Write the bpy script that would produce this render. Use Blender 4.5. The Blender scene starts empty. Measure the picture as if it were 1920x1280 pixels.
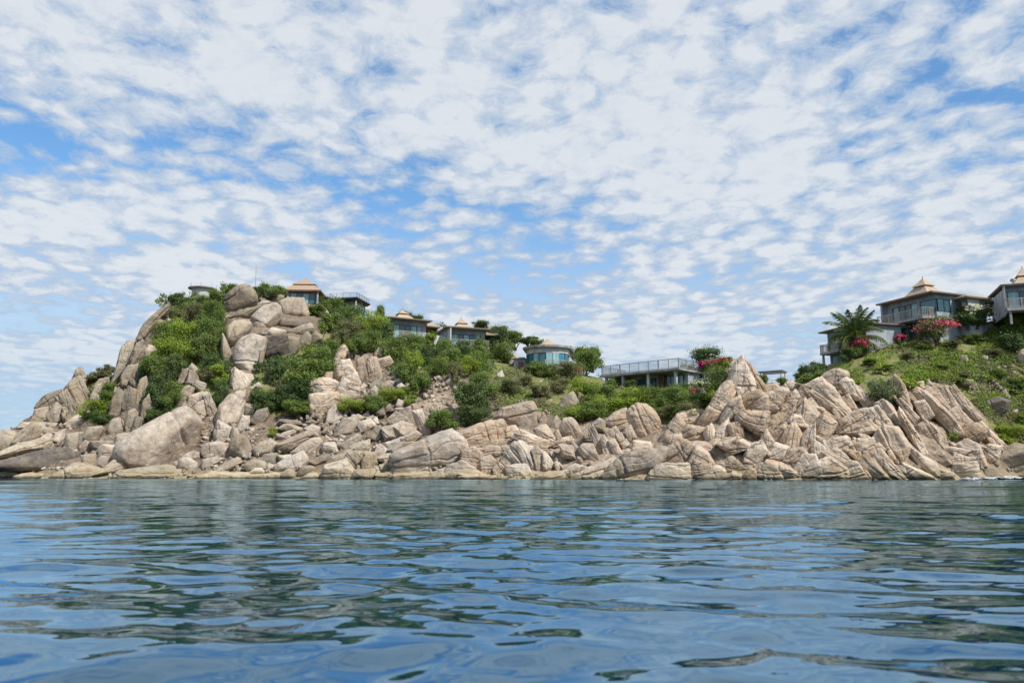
import bpy, bmesh, math, random
import numpy as np
from mathutils import Vector, Matrix

R = math.radians
SC = bpy.context.scene
COL = SC.collection

# ------------------------------------------------------------------ camera
F_PX = 1493.0                       # focal length in pixels of the 1920 px wide photograph
PITCH = math.atan(249.0 / F_PX)
CAM_Z = 0.36
cam_d = bpy.data.cameras.new('camera')
cam_d.sensor_width = 36.0
cam_d.lens = 36.0 * F_PX / 1920.0
cam_d.clip_start = 0.05
cam_d.clip_end = 60000
cam_d.dof.use_dof = True
cam_d.dof.focus_distance = 60.0
cam_d.dof.aperture_fstop = 5.6
cam = bpy.data.objects.new('camera', cam_d)
COL.objects.link(cam)
cam.location = (0, 0, CAM_Z)
cam.rotation_euler = (math.pi / 2 + PITCH, 0, 0)
SC.camera = cam

# ------------------------------------------------------------------ sun, sky, exposure
SUN_DIR = Vector((0.50, -0.50, 0.78)).normalized()
sun_d = bpy.data.lights.new('sun', 'SUN')
sun_d.energy = 4.1
sun_d.angle = R(1.6)
sun_d.color = (1.0, 0.955, 0.88)
sun = bpy.data.objects.new('sun', sun_d)
COL.objects.link(sun)
sun.rotation_euler = SUN_DIR.to_track_quat('Z', 'Y').to_euler()

W = bpy.data.worlds.new('World')
SC.world = W
W.use_nodes = True


class NT:
    """small helper for node trees"""
    def __init__(s, tree):
        s.t = tree; s.n = tree.nodes; s.l = tree.links

    def node(s, typ, props=None, **ins):
        nd = s.n.new(typ)
        for k, v in (props or {}).items():
            setattr(nd, k, v)
        for k, v in ins.items():
            s.put(nd, k, v)
        return nd

    def put(s, nd, k, v):
        key = int(k[1:]) if k[0] == 'i' and k[1:].isdigit() else k.replace('_', ' ')
        sock = nd.inputs[key]
        if isinstance(v, bpy.types.NodeSocket):
            s.l.new(v, sock)
        else:
            sock.default_value = v

    def math(s, op, a, b=0.0, clamp=False):
        nd = s.node('ShaderNodeMath', {'operation': op, 'use_clamp': clamp}, i0=a, i1=b)
        return nd.outputs[0]

    def ramp(s, fac, stops):
        nd = s.n.new('ShaderNodeValToRGB')
        s.put(nd, 'i0', fac)
        el = nd.color_ramp.elements
        while len(el) < len(stops):
            el.new(0.5)
        for e, (p, c) in zip(el, stops):
            e.position = p
            e.color = c if len(c) == 4 else (*c, 1)
        return nd.outputs[0]

    def mix(s, fac, a, b, mode='MIX'):
        nd = s.n.new('ShaderNodeMix')
        nd.data_type = 'RGBA'
        nd.blend_type = mode
        s.put(nd, 'i0', fac)
        for i, v in ((6, a), (7, b)):
            if isinstance(v, bpy.types.NodeSocket):
                s.l.new(v, nd.inputs[i])
            else:
                nd.inputs[i].default_value = v if len(v) == 4 else (*v, 1)
        return nd.outputs[2]

    def noise(s, vec, scale, detail=4.0, rough=0.55, dist=0.0, col=False):
        nd = s.node('ShaderNodeTexNoise', Vector=vec, Scale=scale, Detail=detail, Roughness=rough, Distortion=dist)
        return nd.outputs['Color' if col else 'Fac']

    def smooth(s, v, a, b):
        nd = s.node('ShaderNodeMapRange', {'interpolation_type': 'SMOOTHSTEP'}, i0=v, i1=a, i2=b, i3=0.0, i4=1.0)
        return nd.outputs[0]

    def mapping(s, vec, loc=(0, 0, 0), rot=(0, 0, 0), scale=(1, 1, 1)):
        nd = s.node('ShaderNodeMapping', Vector=vec, Location=loc, Rotation=rot, Scale=scale)
        return nd.outputs[0]


def build_sky():
    t = NT(W.node_tree)
    t.n.clear()
    out = t.n.new('ShaderNodeOutputWorld')
    bg = t.n.new('ShaderNodeBackground')
    bg.inputs['Strength'].default_value = 0.15
    t.l.new(bg.outputs[0], out.inputs[0])
    sky = t.n.new('ShaderNodeTexSky')
    sky.sky_type = 'NISHITA'
    sky.sun_disc = False
    sky.sun_elevation = math.asin(SUN_DIR.z)
    sky.sun_rotation = math.atan2(SUN_DIR.x, SUN_DIR.y)
    sky.air_density = 1.0
    sky.dust_density = 0.4
    sky.ozone_density = 2.0
    tc = t.n.new('ShaderNodeTexCoord')
    sep = t.node('ShaderNodeSeparateXYZ', Vector=tc.outputs['Generated'])
    z = t.math('MAXIMUM', sep.outputs[2], 0.0)
    zz = t.math('ADD', z, 0.13)
    px = t.math('DIVIDE', sep.outputs[0], zz)
    py = t.math('DIVIDE', sep.outputs[1], zz)
    p = t.node('ShaderNodeCombineXYZ', X=px, Y=py).outputs[0]
    # altocumulus sheet: broad cover, ragged clumps, small puffs
    rot = t.mapping(p, loc=(0.3, 5.1, 0), rot=(0, 0, R(14)), scale=(1.0, 0.92, 1))
    warp = t.noise(rot, 5.0, 3.0, 0.6, col=True)
    wv = t.node('ShaderNodeVectorMath', {'operation': 'SCALE'}, i0=warp, Scale=0.11).outputs[0]
    pw = t.node('ShaderNodeVectorMath', {'operation': 'ADD'}, i0=rot, i1=wv).outputs[0]
    cover = t.noise(rot, 1.15, 2.0, 0.5)
    mid = t.noise(rot, 3.4, 3.0, 0.55)
    puffs = t.noise(pw, 17.0, 9.0, 0.70)
    vor = t.node('ShaderNodeTexVoronoi', {'feature': 'SMOOTH_F1', 'voronoi_dimensions': '2D'}, Vector=pw, Scale=11.0, Smoothness=0.35)
    cell = t.math('SUBTRACT', 0.40, vor.outputs['Distance'])
    d = t.math('MULTIPLY', t.math('SUBTRACT', cover, 0.372), 1.85)
    d = t.math('ADD', d, t.math('MULTIPLY', t.math('SUBTRACT', mid, 0.455), 1.35))
    d = t.math('ADD', d, t.math('MULTIPLY', t.math('SUBTRACT', puffs, 0.5), 1.55))
    d = t.math('ADD', d, t.math('MULTIPLY', cell, 0.80))
    dens = t.math('ADD', t.math('MULTIPLY', t.smooth(d, -0.33, 0.20), 0.95), 0.05)
    # thickness gives the light and grey of each clump
    thick = t.smooth(d, -0.10, 0.62)
    shade = t.noise(t.mapping(pw, loc=(0.05, 0.04, 0.3)), 15.0, 7.0, 0.66)
    lum = t.math('ADD', t.math('MULTIPLY', thick, 0.36), t.math('MULTIPLY', shade, 0.40))
    ccol = t.ramp(lum, [(0.18, (0.35, 0.455, 0.61)), (0.38, (0.47, 0.54, 0.635)), (0.56, (0.64, 0.67, 0.705))])
    ccol = t.node('ShaderNodeVectorMath', {'operation': 'SCALE'}, i0=ccol, Scale=6.5).outputs[0]
    # thin high veil, whiter overhead and bluer in the thick air near the horizon
    low = t.smooth(sep.outputs[2], 0.36, 0.09)
    vcol = t.ramp(t.math('ADD', sep.outputs[2], t.math('MULTIPLY', t.math('SUBTRACT', t.noise(t.mapping(p, scale=(0.5, 1, 1)), 0.9, 4.0), 0.5), 0.10)), [(0.0, (0.37, 0.515, 0.665)), (0.09, (0.385, 0.515, 0.655)), (0.19, (0.475, 0.56, 0.655)), (0.30, (0.49, 0.565, 0.655))])
    vcol = t.node('ShaderNodeVectorMath', {'operation': 'SCALE'}, i0=vcol, Scale=6.5).outputs[0]
    base = t.mix(1.0, sky.outputs[0], (0.58, 0.86, 1.0, 1), 'MULTIPLY')
    base = t.mix(t.math('MULTIPLY', low, 0.92), base, vcol)
    clear = t.smooth(t.math('ADD', sep.outputs[2], t.math('MULTIPLY', t.math('SUBTRACT', t.noise(p, 0.6, 3.0), 0.5), 0.16)), 0.02, 0.20)
    dens = t.math('MULTIPLY', dens, t.math('ADD', t.math('MULTIPLY', clear, 0.80), 0.16))
    t.l.new(t.mix(t.math('MULTIPLY', dens, 0.97), base, ccol), bg.inputs['Color'])


build_sky()
SC.view_settings.view_transform = 'Standard'
SC.view_settings.look = 'None'
SC.view_settings.exposure = 0.3
SC.view_settings.gamma = 1.0
SC.view_settings.use_curve_mapping = False
SC.cycles.use_denoising = True
SC.cycles.max_bounces = 6
SC.cycles.diffuse_bounces = 3
SC.cycles.glossy_bounces = 3
SC.cycles.transmission_bounces = 3
SC.cycles.transparent_max_bounces = 4
SC.cycles.caustics_reflective = False
SC.cycles.caustics_refractive = False

# ------------------------------------------------------------------ numeric helpers
CT, ST = math.cos(PITCH), math.sin(PITCH)


def ray(px, py):
    u = (np.asarray(px, float) - 960) / F_PX
    v = (640 - np.asarray(py, float)) / F_PX
    return u, CT - v * ST, ST + v * CT


def at(px, py, Y):
    u, dy, dz = ray(px, py)
    s = Y / dy
    return np.stack([u * s, Y + 0 * s, CAM_Z + dz * s], -1)


def px_of(P):
    P = np.asarray(P, float)
    x, y, z = P[..., 0], P[..., 1], P[..., 2] - CAM_Z
    w = y * CT + z * ST
    return 960 + F_PX * x / w, 640 - F_PX * (z * CT - y * ST) / w


def _h(ix, iy, iz, seed):
    h = (ix.astype(np.int64) * 374761393 + iy.astype(np.int64) * 668265263 + iz.astype(np.int64) * 2147483647 + seed * 1274126177) & 0xffffffff
    h = ((h ^ (h >> 13)) * 1274126177) & 0xffffffff
    h = ((h ^ (h >> 16)) * 2246822519) & 0xffffffff
    return ((h ^ (h >> 15)) & 0xffffff) / float(0xffffff) * 2 - 1


def vnoise(P, seed=0):
    i = np.floor(P)
    f = P - i
    f = f * f * f * (f * (f * 6 - 15) + 10)
    ix, iy, iz = i[:, 0], i[:, 1], i[:, 2]
    r = 0
    for a in (0, 1):
        wa = f[:, 0] if a else 1 - f[:, 0]
        for b in (0, 1):
            wb = f[:, 1] if b else 1 - f[:, 1]
            for c in (0, 1):
                wc = f[:, 2] if c else 1 - f[:, 2]
                r = r + wa * wb * wc * _h(ix + a, iy + b, iz + c, seed)
    return r


def fbm(P, octaves=4, seed=0, gain=0.5, lac=2.03):
    a, s, tot = 1.0, 0, 0
    Q = P.copy()
    for k in range(octaves):
        s = s + a * vnoise(Q, seed + k * 17)
        tot += a
        a *= gain
        Q = Q * lac + 11.3
    return s / tot


def mesh_np(name, V, Fc, smooth=True):
    me = bpy.data.meshes.new(name)
    V = np.ascontiguousarray(V, dtype=np.float32)
    Fc = np.ascontiguousarray(Fc, dtype=np.int32)
    n, k = Fc.shape
    me.vertices.add(len(V))
    me.vertices.foreach_set('co', V.ravel())
    me.loops.add(n * k)
    me.loops.foreach_set('vertex_index', Fc.ravel())
    me.polygons.add(n)
    me.polygons.foreach_set('loop_start', np.arange(0, n * k, k, dtype=np.int32))
    me.polygons.foreach_set('loop_total', np.full(n, k, dtype=np.int32))
    me.polygons.foreach_set('use_smooth', np.full(n, smooth, dtype=bool))
    me.update(calc_edges=True)
    return me


def link(name, me, mat=None, parent=None, loc=(0, 0, 0)):
    o = bpy.data.objects.new(name, me)
    if mat is not None and me is not None and not me.materials:
        me.materials.append(mat)
    COL.objects.link(o)
    o.location = loc
    if parent is not None:
        o.parent = parent
    return o


def tag(o, label=None, cat=None, group=None, kind=None):
    if label: o['label'] = label
    if cat: o['category'] = cat
    if group: o['group'] = group
    if kind: o['kind'] = kind
    return o


def empty(name, loc, rz=0.0):
    o = bpy.data.objects.new(name, None)
    o.empty_display_size = 0.3
    COL.objects.link(o)
    o.location = loc
    o.rotation_euler = (0, 0, rz)
    return o


def grid_faces(nr, nc):
    i = np.arange(nr - 1)[:, None] * nc + np.arange(nc - 1)[None, :]
    i = i.ravel()
    return np.stack([i, i + 1, i + 1 + nc, i + nc], -1)


class MB:
    """collects boxes, bars and rings into one mesh"""
    def __init__(s):
        s.v = []; s.f = []

    def add(s, vs, fs):
        k = len(s.v)
        s.v += [tuple(v) for v in vs]
        s.f += [tuple(i + k for i in f) for f in fs]
        return s

    def box(s, x0, x1, y0, y1, z0, z1):
        s.add([(x0, y0, z0), (x1, y0, z0), (x1, y1, z0), (x0, y1, z0), (x0, y0, z1), (x1, y0, z1), (x1, y1, z1), (x0, y1, z1)],
              [(0, 3, 2, 1), (4, 5, 6, 7), (0, 1, 5, 4), (1, 2, 6, 5), (2, 3, 7, 6), (3, 0, 4, 7)])
        return s

    def bar(s, p, q, w, h=None):
        p, q = Vector(p), Vector(q)
        d = (q - p).normalized()
        a = d.cross(Vector((0, 0, 1)))
        if a.length < 1e-3: a = Vector((1, 0, 0))
        a = a.normalized() * w / 2
        b = d.cross(a).normalized() * (h or w) / 2
        vs = [e + sa * a + sb * b for e in (p, q) for sa, sb in ((-1, -1), (1, -1), (1, 1), (-1, 1))]
        s.add(vs, [(0, 1, 2, 3), (7, 6, 5, 4), (0, 4, 5, 1), (1, 5, 6, 2), (2, 6, 7, 3), (3, 7, 4, 0)])
        return s

    def rings(s, rings, cap0=True, cap1=True):
        n = len(rings[0]); k = len(s.v)
        for r in rings: s.v += [tuple(p) for p in r]
        for j in range(len(rings) - 1):
            for i in range(n):
                a = k + j * n + i; b = k + j * n + (i + 1) % n
                s.f.append((a, b, b + n, a + n))
        if cap0: s.f.append(tuple(k + i for i in reversed(range(n))))
        if cap1: s.f.append(tuple(k + (len(rings) - 1) * n + i for i in range(n)))
        return s

    def tube(s, pts, radii, n=6):
        rings = []
        for i, p in enumerate(pts):
            p = Vector(p)
            d = (Vector(pts[min(i + 1, len(pts) - 1)]) - Vector(pts[max(i - 1, 0)])).normalized()
            a = d.orthogonal().normalized(); b = d.cross(a)
            rings.append([p + radii[i] * (math.cos(t) * a + math.sin(t) * b) for t in np.linspace(0, 2 * math.pi, n, endpoint=False)])
        return s.rings(rings)

    def prism(s, poly, z0, z1):
        return s.rings([[(x, y, z0) for x, y in poly], [(x, y, z1) for x, y in poly]])

    def build(s, name, mat, parent=None, loc=(0, 0, 0), smooth=False):
        me = bpy.data.meshes.new(name)
        me.from_pydata(s.v, [], s.f)
        if smooth: me.shade_smooth()
        me.update()
        return link(name, me, mat, parent, loc)


# ------------------------------------------------------------------ materials
def principled(name):
    m = bpy.data.materials.new(name)
    m.use_nodes = True
    t = NT(m.node_tree)
    b = t.n['Principled BSDF']
    return m, t, b


def rock_material(name, c_dark, c_mid, c_light, stain=0.35, warm=(0.42, 0.30, 0.20), warm_amt=0.35, crack=0.5, dip=0.0, strata=0.0, tide=True):
    m, t, b = principled(name)
    geo = t.n.new('ShaderNodeNewGeometry')
    pos = geo.outputs['Position']
    oi = t.n.new('ShaderNodeObjectInfo')
    n1 = t.noise(pos, 0.42, 4, 0.6)
    n2 = t.noise(pos, 1.9, 5, 0.6, 0.4)
    n3 = t.noise(pos, 9.0, 4, 0.65)
    v = t.math('ADD', t.math('MULTIPLY', n1, 0.45), t.math('ADD', t.math('MULTIPLY', n2, 0.40), t.math('MULTIPLY', n3, 0.20)))
    v = t.math('ADD', v, t.math('MULTIPLY', t.math('SUBTRACT', oi.outputs['Random'], 0.5), 0.20))
    col = t.ramp(v, [(0.36, c_dark), (0.50, c_mid), (0.66, c_light)])
    hv = t.math('FRACT', t.math('MULTIPLY', oi.outputs['Random'], 7.31))
    col = t.mix(0.17, col, t.ramp(hv, [(0.0, (0.42, 0.43, 0.46)), (0.45, (0.50, 0.50, 0.50)), (0.75, (0.56, 0.47, 0.37)), (1.0, (0.60, 0.49, 0.41))]), 'OVERLAY')
    spk = t.smooth(t.noise(pos, 7.0, 5, 0.72), 0.55, 0.68)
    col = t.mix(t.math('MULTIPLY', spk, 0.38), col, tuple(c * 0.38 for c in c_mid) + (1,))
    # warm iron-stained patches
    wf = t.smooth(t.noise(t.mapping(pos, loc=(9, 4, 2)), 0.7, 4, 0.6, 0.5), 0.48, 0.68)
    col = t.mix(t.math('MULTIPLY', wf, warm_amt), col, (*warm, 1))
    gf = t.smooth(t.noise(t.mapping(pos, loc=(2, 7, 5), scale=(1, 1, 0.7)), 0.85, 5, 0.6, 0.6), 0.50, 0.66)
    col = t.mix(t.math('MULTIPLY', gf, 0.42), col, (c_mid[0] * 0.68, c_mid[0] * 0.655, c_mid[0] * 0.63, 1))
    # dark weathering streaks running down the faces
    stv = t.mapping(pos, scale=(1.7, 1.7, 0.28))
    sf = t.smooth(t.noise(stv, 1.0, 5, 0.6, 0.8), 0.54, 0.70)
    lich = t.smooth(t.noise(pos, 3.6, 6, 0.7, 0.3), 0.58, 0.74)
    sf = t.math('MAXIMUM', sf, t.math('MULTIPLY', lich, 0.8))
    col = t.mix(t.math('MULTIPLY', sf, stain), col, (min(0.105, c_mid[0] * 0.6), min(0.095, c_mid[1] * 0.6), min(0.085, c_mid[2] * 0.6), 1))
    # hairline joints
    wp = t.node('ShaderNodeVectorMath', {'operation': 'ADD'}, i0=pos,
                i1=t.node('ShaderNodeVectorMath', {'operation': 'SCALE'}, i0=t.noise(pos, 0.9, 3, 0.6, col=True), Scale=0.9).outputs[0]).outputs[0]
    jv = t.mapping(wp, rot=(0, dip, R(20)), scale=(0.55, 0.5, 0.9))
    vor = t.node('ShaderNodeTexVoronoi', {'feature': 'DISTANCE_TO_EDGE'}, Vector=jv, Scale=0.62)
    jn = t.smooth(vor.outputs['Distance'], 0.028, 0.004)
    jn = t.math('MULTIPLY', jn, t.smooth(t.noise(pos, 0.55, 2), 0.44, 0.58))
    col = t.mix(t.math('MULTIPLY', jn, crack), col, (0.10, 0.075, 0.055, 1))
    hgt = t.math('ADD', t.math('MULTIPLY', n2, 0.7), t.math('MULTIPLY', n3, 0.30))
    hgt = t.math('SUBTRACT', hgt, t.math('MULTIPLY', jn, 0.35 * crack))
    fine = t.noise(pos, 26.0, 3, 0.6)
    hgt = t.math('ADD', hgt, t.math('MULTIPLY', fine, 0.10))
    if strata > 0:
        lv = t.mapping(wp, rot=(0, dip, 0), scale=(0.35, 0.5, 3.0))
        ln = t.noise(lv, 1.4, 4, 0.65, 0.6)
        lf = t.smooth(ln, 0.50, 0.40)
        hgt = t.math('ADD', hgt, t.math('MULTIPLY', ln, 1.3 * strata))
        col = t.mix(t.math('MULTIPLY', lf, 0.30 * strata), col, (0.20, 0.145, 0.105, 1))
    if tide:
        sep = t.node('ShaderNodeSeparateXYZ', Vector=pos)
        zz = t.math('ADD', sep.outputs[2], t.math('MULTIPLY', t.math('SUBTRACT', n2, 0.5), 1.1))
        col = t.mix(t.math('MULTIPLY', t.smooth(zz, 1.05, 0.25), 0.6), col, (0.39, 0.315, 0.19, 1))
        z2 = t.math('ADD', sep.outputs[2], t.math('MULTIPLY', t.math('SUBTRACT', t.noise(pos, 2.2, 4, 0.6), 0.5), 0.45))
        col = t.mix(t.math('MULTIPLY', t.smooth(z2, 0.30, 0.06), 0.85), col, (0.055, 0.045, 0.025, 1))
    bump = t.node('ShaderNodeBump', Strength=0.85, Distance=0.22, Height=hgt)
    t.put(b, 'Base_Color', col)
    t.put(b, 'Roughness', 0.88)
    t.put(b, 'Normal', bump.outputs[0])
    b.inputs['Specular IOR Level'].default_value = 0.25
    return m


M = {}
M['grey'] = rock_material('rock_grey_weathered', (0.17, 0.142, 0.108), (0.295, 0.248, 0.188), (0.43, 0.37, 0.29), stain=0.65, warm=(0.37, 0.275, 0.165), warm_amt=0.6, crack=0.22)
M['pale'] = rock_material('rock_pale_granite', (0.23, 0.188, 0.148), (0.415, 0.35, 0.282), (0.59, 0.52, 0.44), stain=0.38, warm=(0.40, 0.30, 0.195), warm_amt=0.45, crack=0.32)
M['warm'] = rock_material('rock_warm_layered', (0.265, 0.20, 0.142), (0.485, 0.388, 0.292), (0.65, 0.555, 0.45), stain=0.38, warm=(0.43, 0.285, 0.175), warm_amt=0.65, crack=0.7, dip=R(38), strata=0.38)
M['black'] = rock_material('rock_black_streaked', (0.018, 0.017, 0.016), (0.042, 0.037, 0.034), (0.15, 0.125, 0.10), stain=0.5, warm=(0.20, 0.15, 0.10), warm_amt=0.2, crack=0.3)
M['dark'] = rock_material('rock_dark_stained', (0.10, 0.085, 0.075), (0.19, 0.16, 0.13), (0.30, 0.25, 0.20), stain=0.75, warm=(0.30, 0.23, 0.15), warm_amt=0.4, crack=0.4)
M['yellow'] = rock_material('rock_ochre_shelf', (0.24, 0.20, 0.145), (0.38, 0.32, 0.235), (0.51, 0.445, 0.345), stain=0.34, warm=(0.43, 0.32, 0.19), warm_amt=0.5, crack=0.5)


def plain(name, col, rough=0.7, var=0.12, scale=3.0, spec=0.3, metal=0.0, bump=0.15):
    m, t, b = principled(name)
    geo = t.n.new('ShaderNodeNewGeometry')
    n = t.noise(t.mapping(geo.outputs['Position'], scale=(1, 1, 0.45)), scale, 5, 0.65, 0.3)
    lo = tuple(c * (1 - 2 * var) for c in col); hi = tuple(min(1, c * (1 + 1.4 * var)) for c in col)
    t.put(b, 'Base_Color', t.ramp(n, [(0.32, lo), (0.68, hi)]))
    t.put(b, 'Roughness', rough)
    b.inputs['Specular IOR Level'].default_value = spec
    b.inputs['Metallic'].default_value = metal
    if bump:
        bp = t.node('ShaderNodeBump', Strength=bump, Distance=0.03, Height=t.noise(geo.outputs['Position'], scale * 6, 4))
        t.put(b, 'Normal', bp.outputs[0])
    return m


M['render_wall'] = plain('rendered_grey_wall', (0.305, 0.34, 0.38), 0.85, 0.18, 1.2)
M['white_wall'] = plain('weathered_white_wall', (0.50, 0.51, 0.515), 0.8, 0.16, 1.2)
M['concrete'] = plain('bare_concrete', (0.33, 0.33, 0.325), 0.85, 0.2, 1.5)
M['timber'] = plain('brown_timber', (0.17, 0.095, 0.06), 0.7, 0.25, 4.0)
M['dark_timber'] = plain('dark_timber', (0.055, 0.04, 0.035), 0.7, 0.2, 4.0)
M['fascia'] = plain('weathered_fascia_board', (0.21, 0.175, 0.15), 0.75, 0.2, 3.0)
M['rail_wood'] = plain('weathered_rail_wood', (0.40, 0.365, 0.32), 0.75, 0.16, 4.0)
M['frame'] = plain('dark_window_frame', (0.035, 0.05, 0.06), 0.45, 0.1, 4.0, bump=0)
M['metal'] = plain('grey_painted_metal', (0.30, 0.31, 0.33), 0.45, 0.1, 4.0, metal=0.3, bump=0)
M['mast'] = plain('pale_mast_metal', (0.5, 0.5, 0.5), 0.4, 0.08, 4.0, metal=0.5, bump=0)
M['bark'] = plain('grey_brown_bark', (0.13, 0.10, 0.075), 0.9, 0.3, 6.0)


def roof_material(name, c0, c1):
    m, t, b = principled(name)
    geo = t.n.new('ShaderNodeNewGeometry')
    pos = geo.outputs['Position']
    sep = t.node('ShaderNodeSeparateXYZ', Vector=pos)
    course = t.math('FRACT', t.math('MULTIPLY', sep.outputs[2], 7.0))
    n = t.noise(pos, 2.2, 5, 0.65)
    n2 = t.noise(t.mapping(pos, scale=(1, 1, 0.2)), 12.0, 3, 0.6)
    v = t.math('ADD', t.math('MULTIPLY', n, 0.65), t.math('MULTIPLY', n2, 0.35))
    t.put(b, 'Base_Color', t.ramp(v, [(0.32, c0), (0.66, c1)]))
    t.put(b, 'Roughness', 0.85)
    h = t.math('ADD', t.math('MULTIPLY', course, -0.6), n2)
    t.put(b, 'Normal', t.node('ShaderNodeBump', Strength=0.6, Distance=0.05, Height=h).outputs[0])
    return m


M['shingle'] = roof_material('tan_wood_shingles', (0.30, 0.225, 0.155), (0.47, 0.37, 0.265))
M['shingle_red'] = roof_material('orange_wood_shingles', (0.29, 0.20, 0.14), (0.43, 0.315, 0.22))


def glass_material(name, col, rough=0.06):
    m, t, b = principled(name)
    geo = t.n.new('ShaderNodeNewGeometry')
    n = t.noise(t.mapping(geo.outputs['Position'], scale=(2.2, 2.2, 0.12)), 2.5, 3, 0.5)
    t.put(b, 'Base_Color', t.ramp(n, [(0.35, tuple(c * 0.72 for c in col)), (0.65, tuple(min(1, c * 1.2) for c in col))]))
    t.put(b, 'Roughness', rough)
    b.inputs['IOR'].default_value = 1.5
    b.inputs['Specular IOR Level'].default_value = 0.7
    return m


M['glass'] = glass_material('tinted_teal_glass', (0.045, 0.115, 0.14))
M['glass_curtain'] = glass_material('teal_glass_before_curtain', (0.24, 0.44, 0.47), 0.12)
M['glass_teal'] = glass_material('bright_teal_glass', (0.03, 0.20, 0.27), 0.08)


def leaf_material(name, c0, c1, c2, trans=0.28, rough=0.5):
    m, t, b = principled(name)
    at_ = t.node('ShaderNodeAttribute', {'attribute_name': 'tone'})
    oi = t.n.new('ShaderNodeObjectInfo')
    geo = t.n.new('ShaderNodeNewGeometry')
    v = t.math('ADD', t.math('MULTIPLY', at_.outputs['Fac'], 0.62), t.math('MULTIPLY', t.noise(geo.outputs['Position'], 0.55, 3), 0.42))
    v = t.math('ADD', v, t.math('MULTIPLY', t.math('SUBTRACT', oi.outputs['Random'], 0.5), 0.22))
    col = t.ramp(v, [(0.22, c0), (0.52, c1), (0.86, c2)])
    t.put(b, 'Base_Color', col)
    t.put(b, 'Roughness', rough)
    b.inputs['Specular IOR Level'].default_value = 0.28
    tr = t.node('ShaderNodeBsdfTranslucent', Color=t.mix(1.0, col, (1.0, 1.15, 0.5, 1), 'MULTIPLY'))
    ms = t.node('ShaderNodeMixShader', Fac=trans)
    t.l.new(b.outputs[0], ms.inputs[1]); t.l.new(tr.outputs[0], ms.inputs[2])
    t.l.new(ms.outputs[0], t.n['Material Output'].inputs[0])
    return m


M['leaf_d'] = leaf_material('dark_green_leaf', (0.046, 0.078, 0.028), (0.095, 0.148, 0.044), (0.165, 0.228, 0.072))
M['leaf_m'] = leaf_material('mid_green_leaf', (0.085, 0.125, 0.028), (0.155, 0.222, 0.048), (0.26, 0.325, 0.09))
M['leaf_b'] = leaf_material('bright_yellow_green_leaf', (0.135, 0.185, 0.026), (0.245, 0.325, 0.04), (0.36, 0.43, 0.075))
M['leaf_o'] = leaf_material('olive_dry_leaf', (0.11, 0.115, 0.05), (0.19, 0.195, 0.085), (0.29, 0.27, 0.14))
M['leaf_p'] = leaf_material('pale_grey_green_leaf', (0.12, 0.15, 0.075), (0.2, 0.24, 0.12), (0.3, 0.34, 0.19))
M['flower_red'] = leaf_material('red_pink_bracts', (0.40, 0.03, 0.10), (0.60, 0.07, 0.18), (0.72, 0.18, 0.24), 0.35)
M['flower_magenta'] = leaf_material('magenta_bracts', (0.50, 0.02, 0.20), (0.66, 0.035, 0.30), (0.74, 0.08, 0.30), 0.35)
M['flower_white'] = leaf_material('white_blossom', (0.55, 0.55, 0.42), (0.72, 0.72, 0.60), (0.8, 0.8, 0.72), 0.3)
M['frond'] = leaf_material('palm_frond_green', (0.040, 0.075, 0.022), (0.085, 0.13, 0.038), (0.20, 0.22, 0.085), 0.22, 0.4)

# ------------------------------------------------------------------ the headland
# For bearings across the view: the shore, four steps up the slope and the ridge, as (sight line, distance)
TERRAIN = '''
-420: 900,96 899,99 898,102 897,106 896,110 895,114
-160: 900,86 899,88 897,90 894,93 891,97 888,101
-60: 899,80 884,82 868,85 856,89 846,94 838,98
0: 898,78 872,80 848,83 832,88 822,93 814,98
60: 898,77 870,79 840,83 815,88 792,94 778,98
150: 898,75 870,78 835,83 800,88 750,93 706,97
215: 898,74 865,78 805,84 755,88 722,92 700,96
255: 898,73 862,77.5 802,83 735,88 690,92 662,98
300: 898,72 860,77 800,82 720,88 645,96 590,106
325: 898,71.6 856,76.6 796,82 712,88 632,96.5 570,108
370: 898,71 850,76 790,82 700,88 620,97 556,110
450: 898,70 840,76 780,81 700,87 640,92 552,108
530: 898,69 840,75 780,81 700,87 630,94 556,118
610: 898,68 835,74 770,81 700,88 630,98 576,124
690: 898,66 830,73 765,80 690,88 640,100 603,122
760: 898,65 825,71 770,79 700,87 658,100 630,116
840: 898,63 830,69 780,78 710,86 672,98 642,114
920: 898,62 830,67 785,76 730,83 692,92 645,122
1000: 898,61 830,66 780,76 740,82 712,90 682,106
1100: 898,60 830,65 780,74 752,80 730,88 700,106
1200: 898,58 830,63 785,72 760,78 742,86 722,98
1300: 898,57 830,61 770,66 755,74 738,84 718,96
1340: 898,56.5 830,59.5 775,62.5 750,64 735,66 724,88
1372: 898,56 830,59 770,61.5 730,63 704,64.5 692,66
1395: 898,55.8 830,58.8 770,61.3 725,63 694,64.5 684,66
1425: 898,55.6 830,58.5 770,61.3 740,63 720,64.5 714,67
1450: 898,55.3 830,58.2 770,61 745,62.5 730,64.5 722,78
1480: 898,55 830,58 760,62 734,66 724,72 718,80
1550: 898,54.5 830,57 760,60.5 718,64 698,68 684,76
1650: 898,54.5 830,57 770,60 712,63 668,68 640,75
1750: 898,55.5 840,58 780,61 704,65 656,69 626,75
1850: 896,57.5 850,60 790,63 704,67 646,70 602,75
1920: 896,60 860,62 800,64 704,67 644,70 592,74
2100: 896,62 860,64 800,66 704,69 634,72 572,76
2420: 896,66 860,68 800,70 704,73 634,76 560,80
'''
_T = []
for ln in TERRAIN.strip().splitlines():
    k, v = ln.split(':')
    _T.append((float(k), [tuple(map(float, q.split(','))) for q in v.split()]))
T_PX = np.array([a for a, _ in _T])
T_PY = np.array([[q[0] for q in b] for _, b in _T])
T_Y = np.array([[q[1] for q in b] for _, b in _T])


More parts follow.
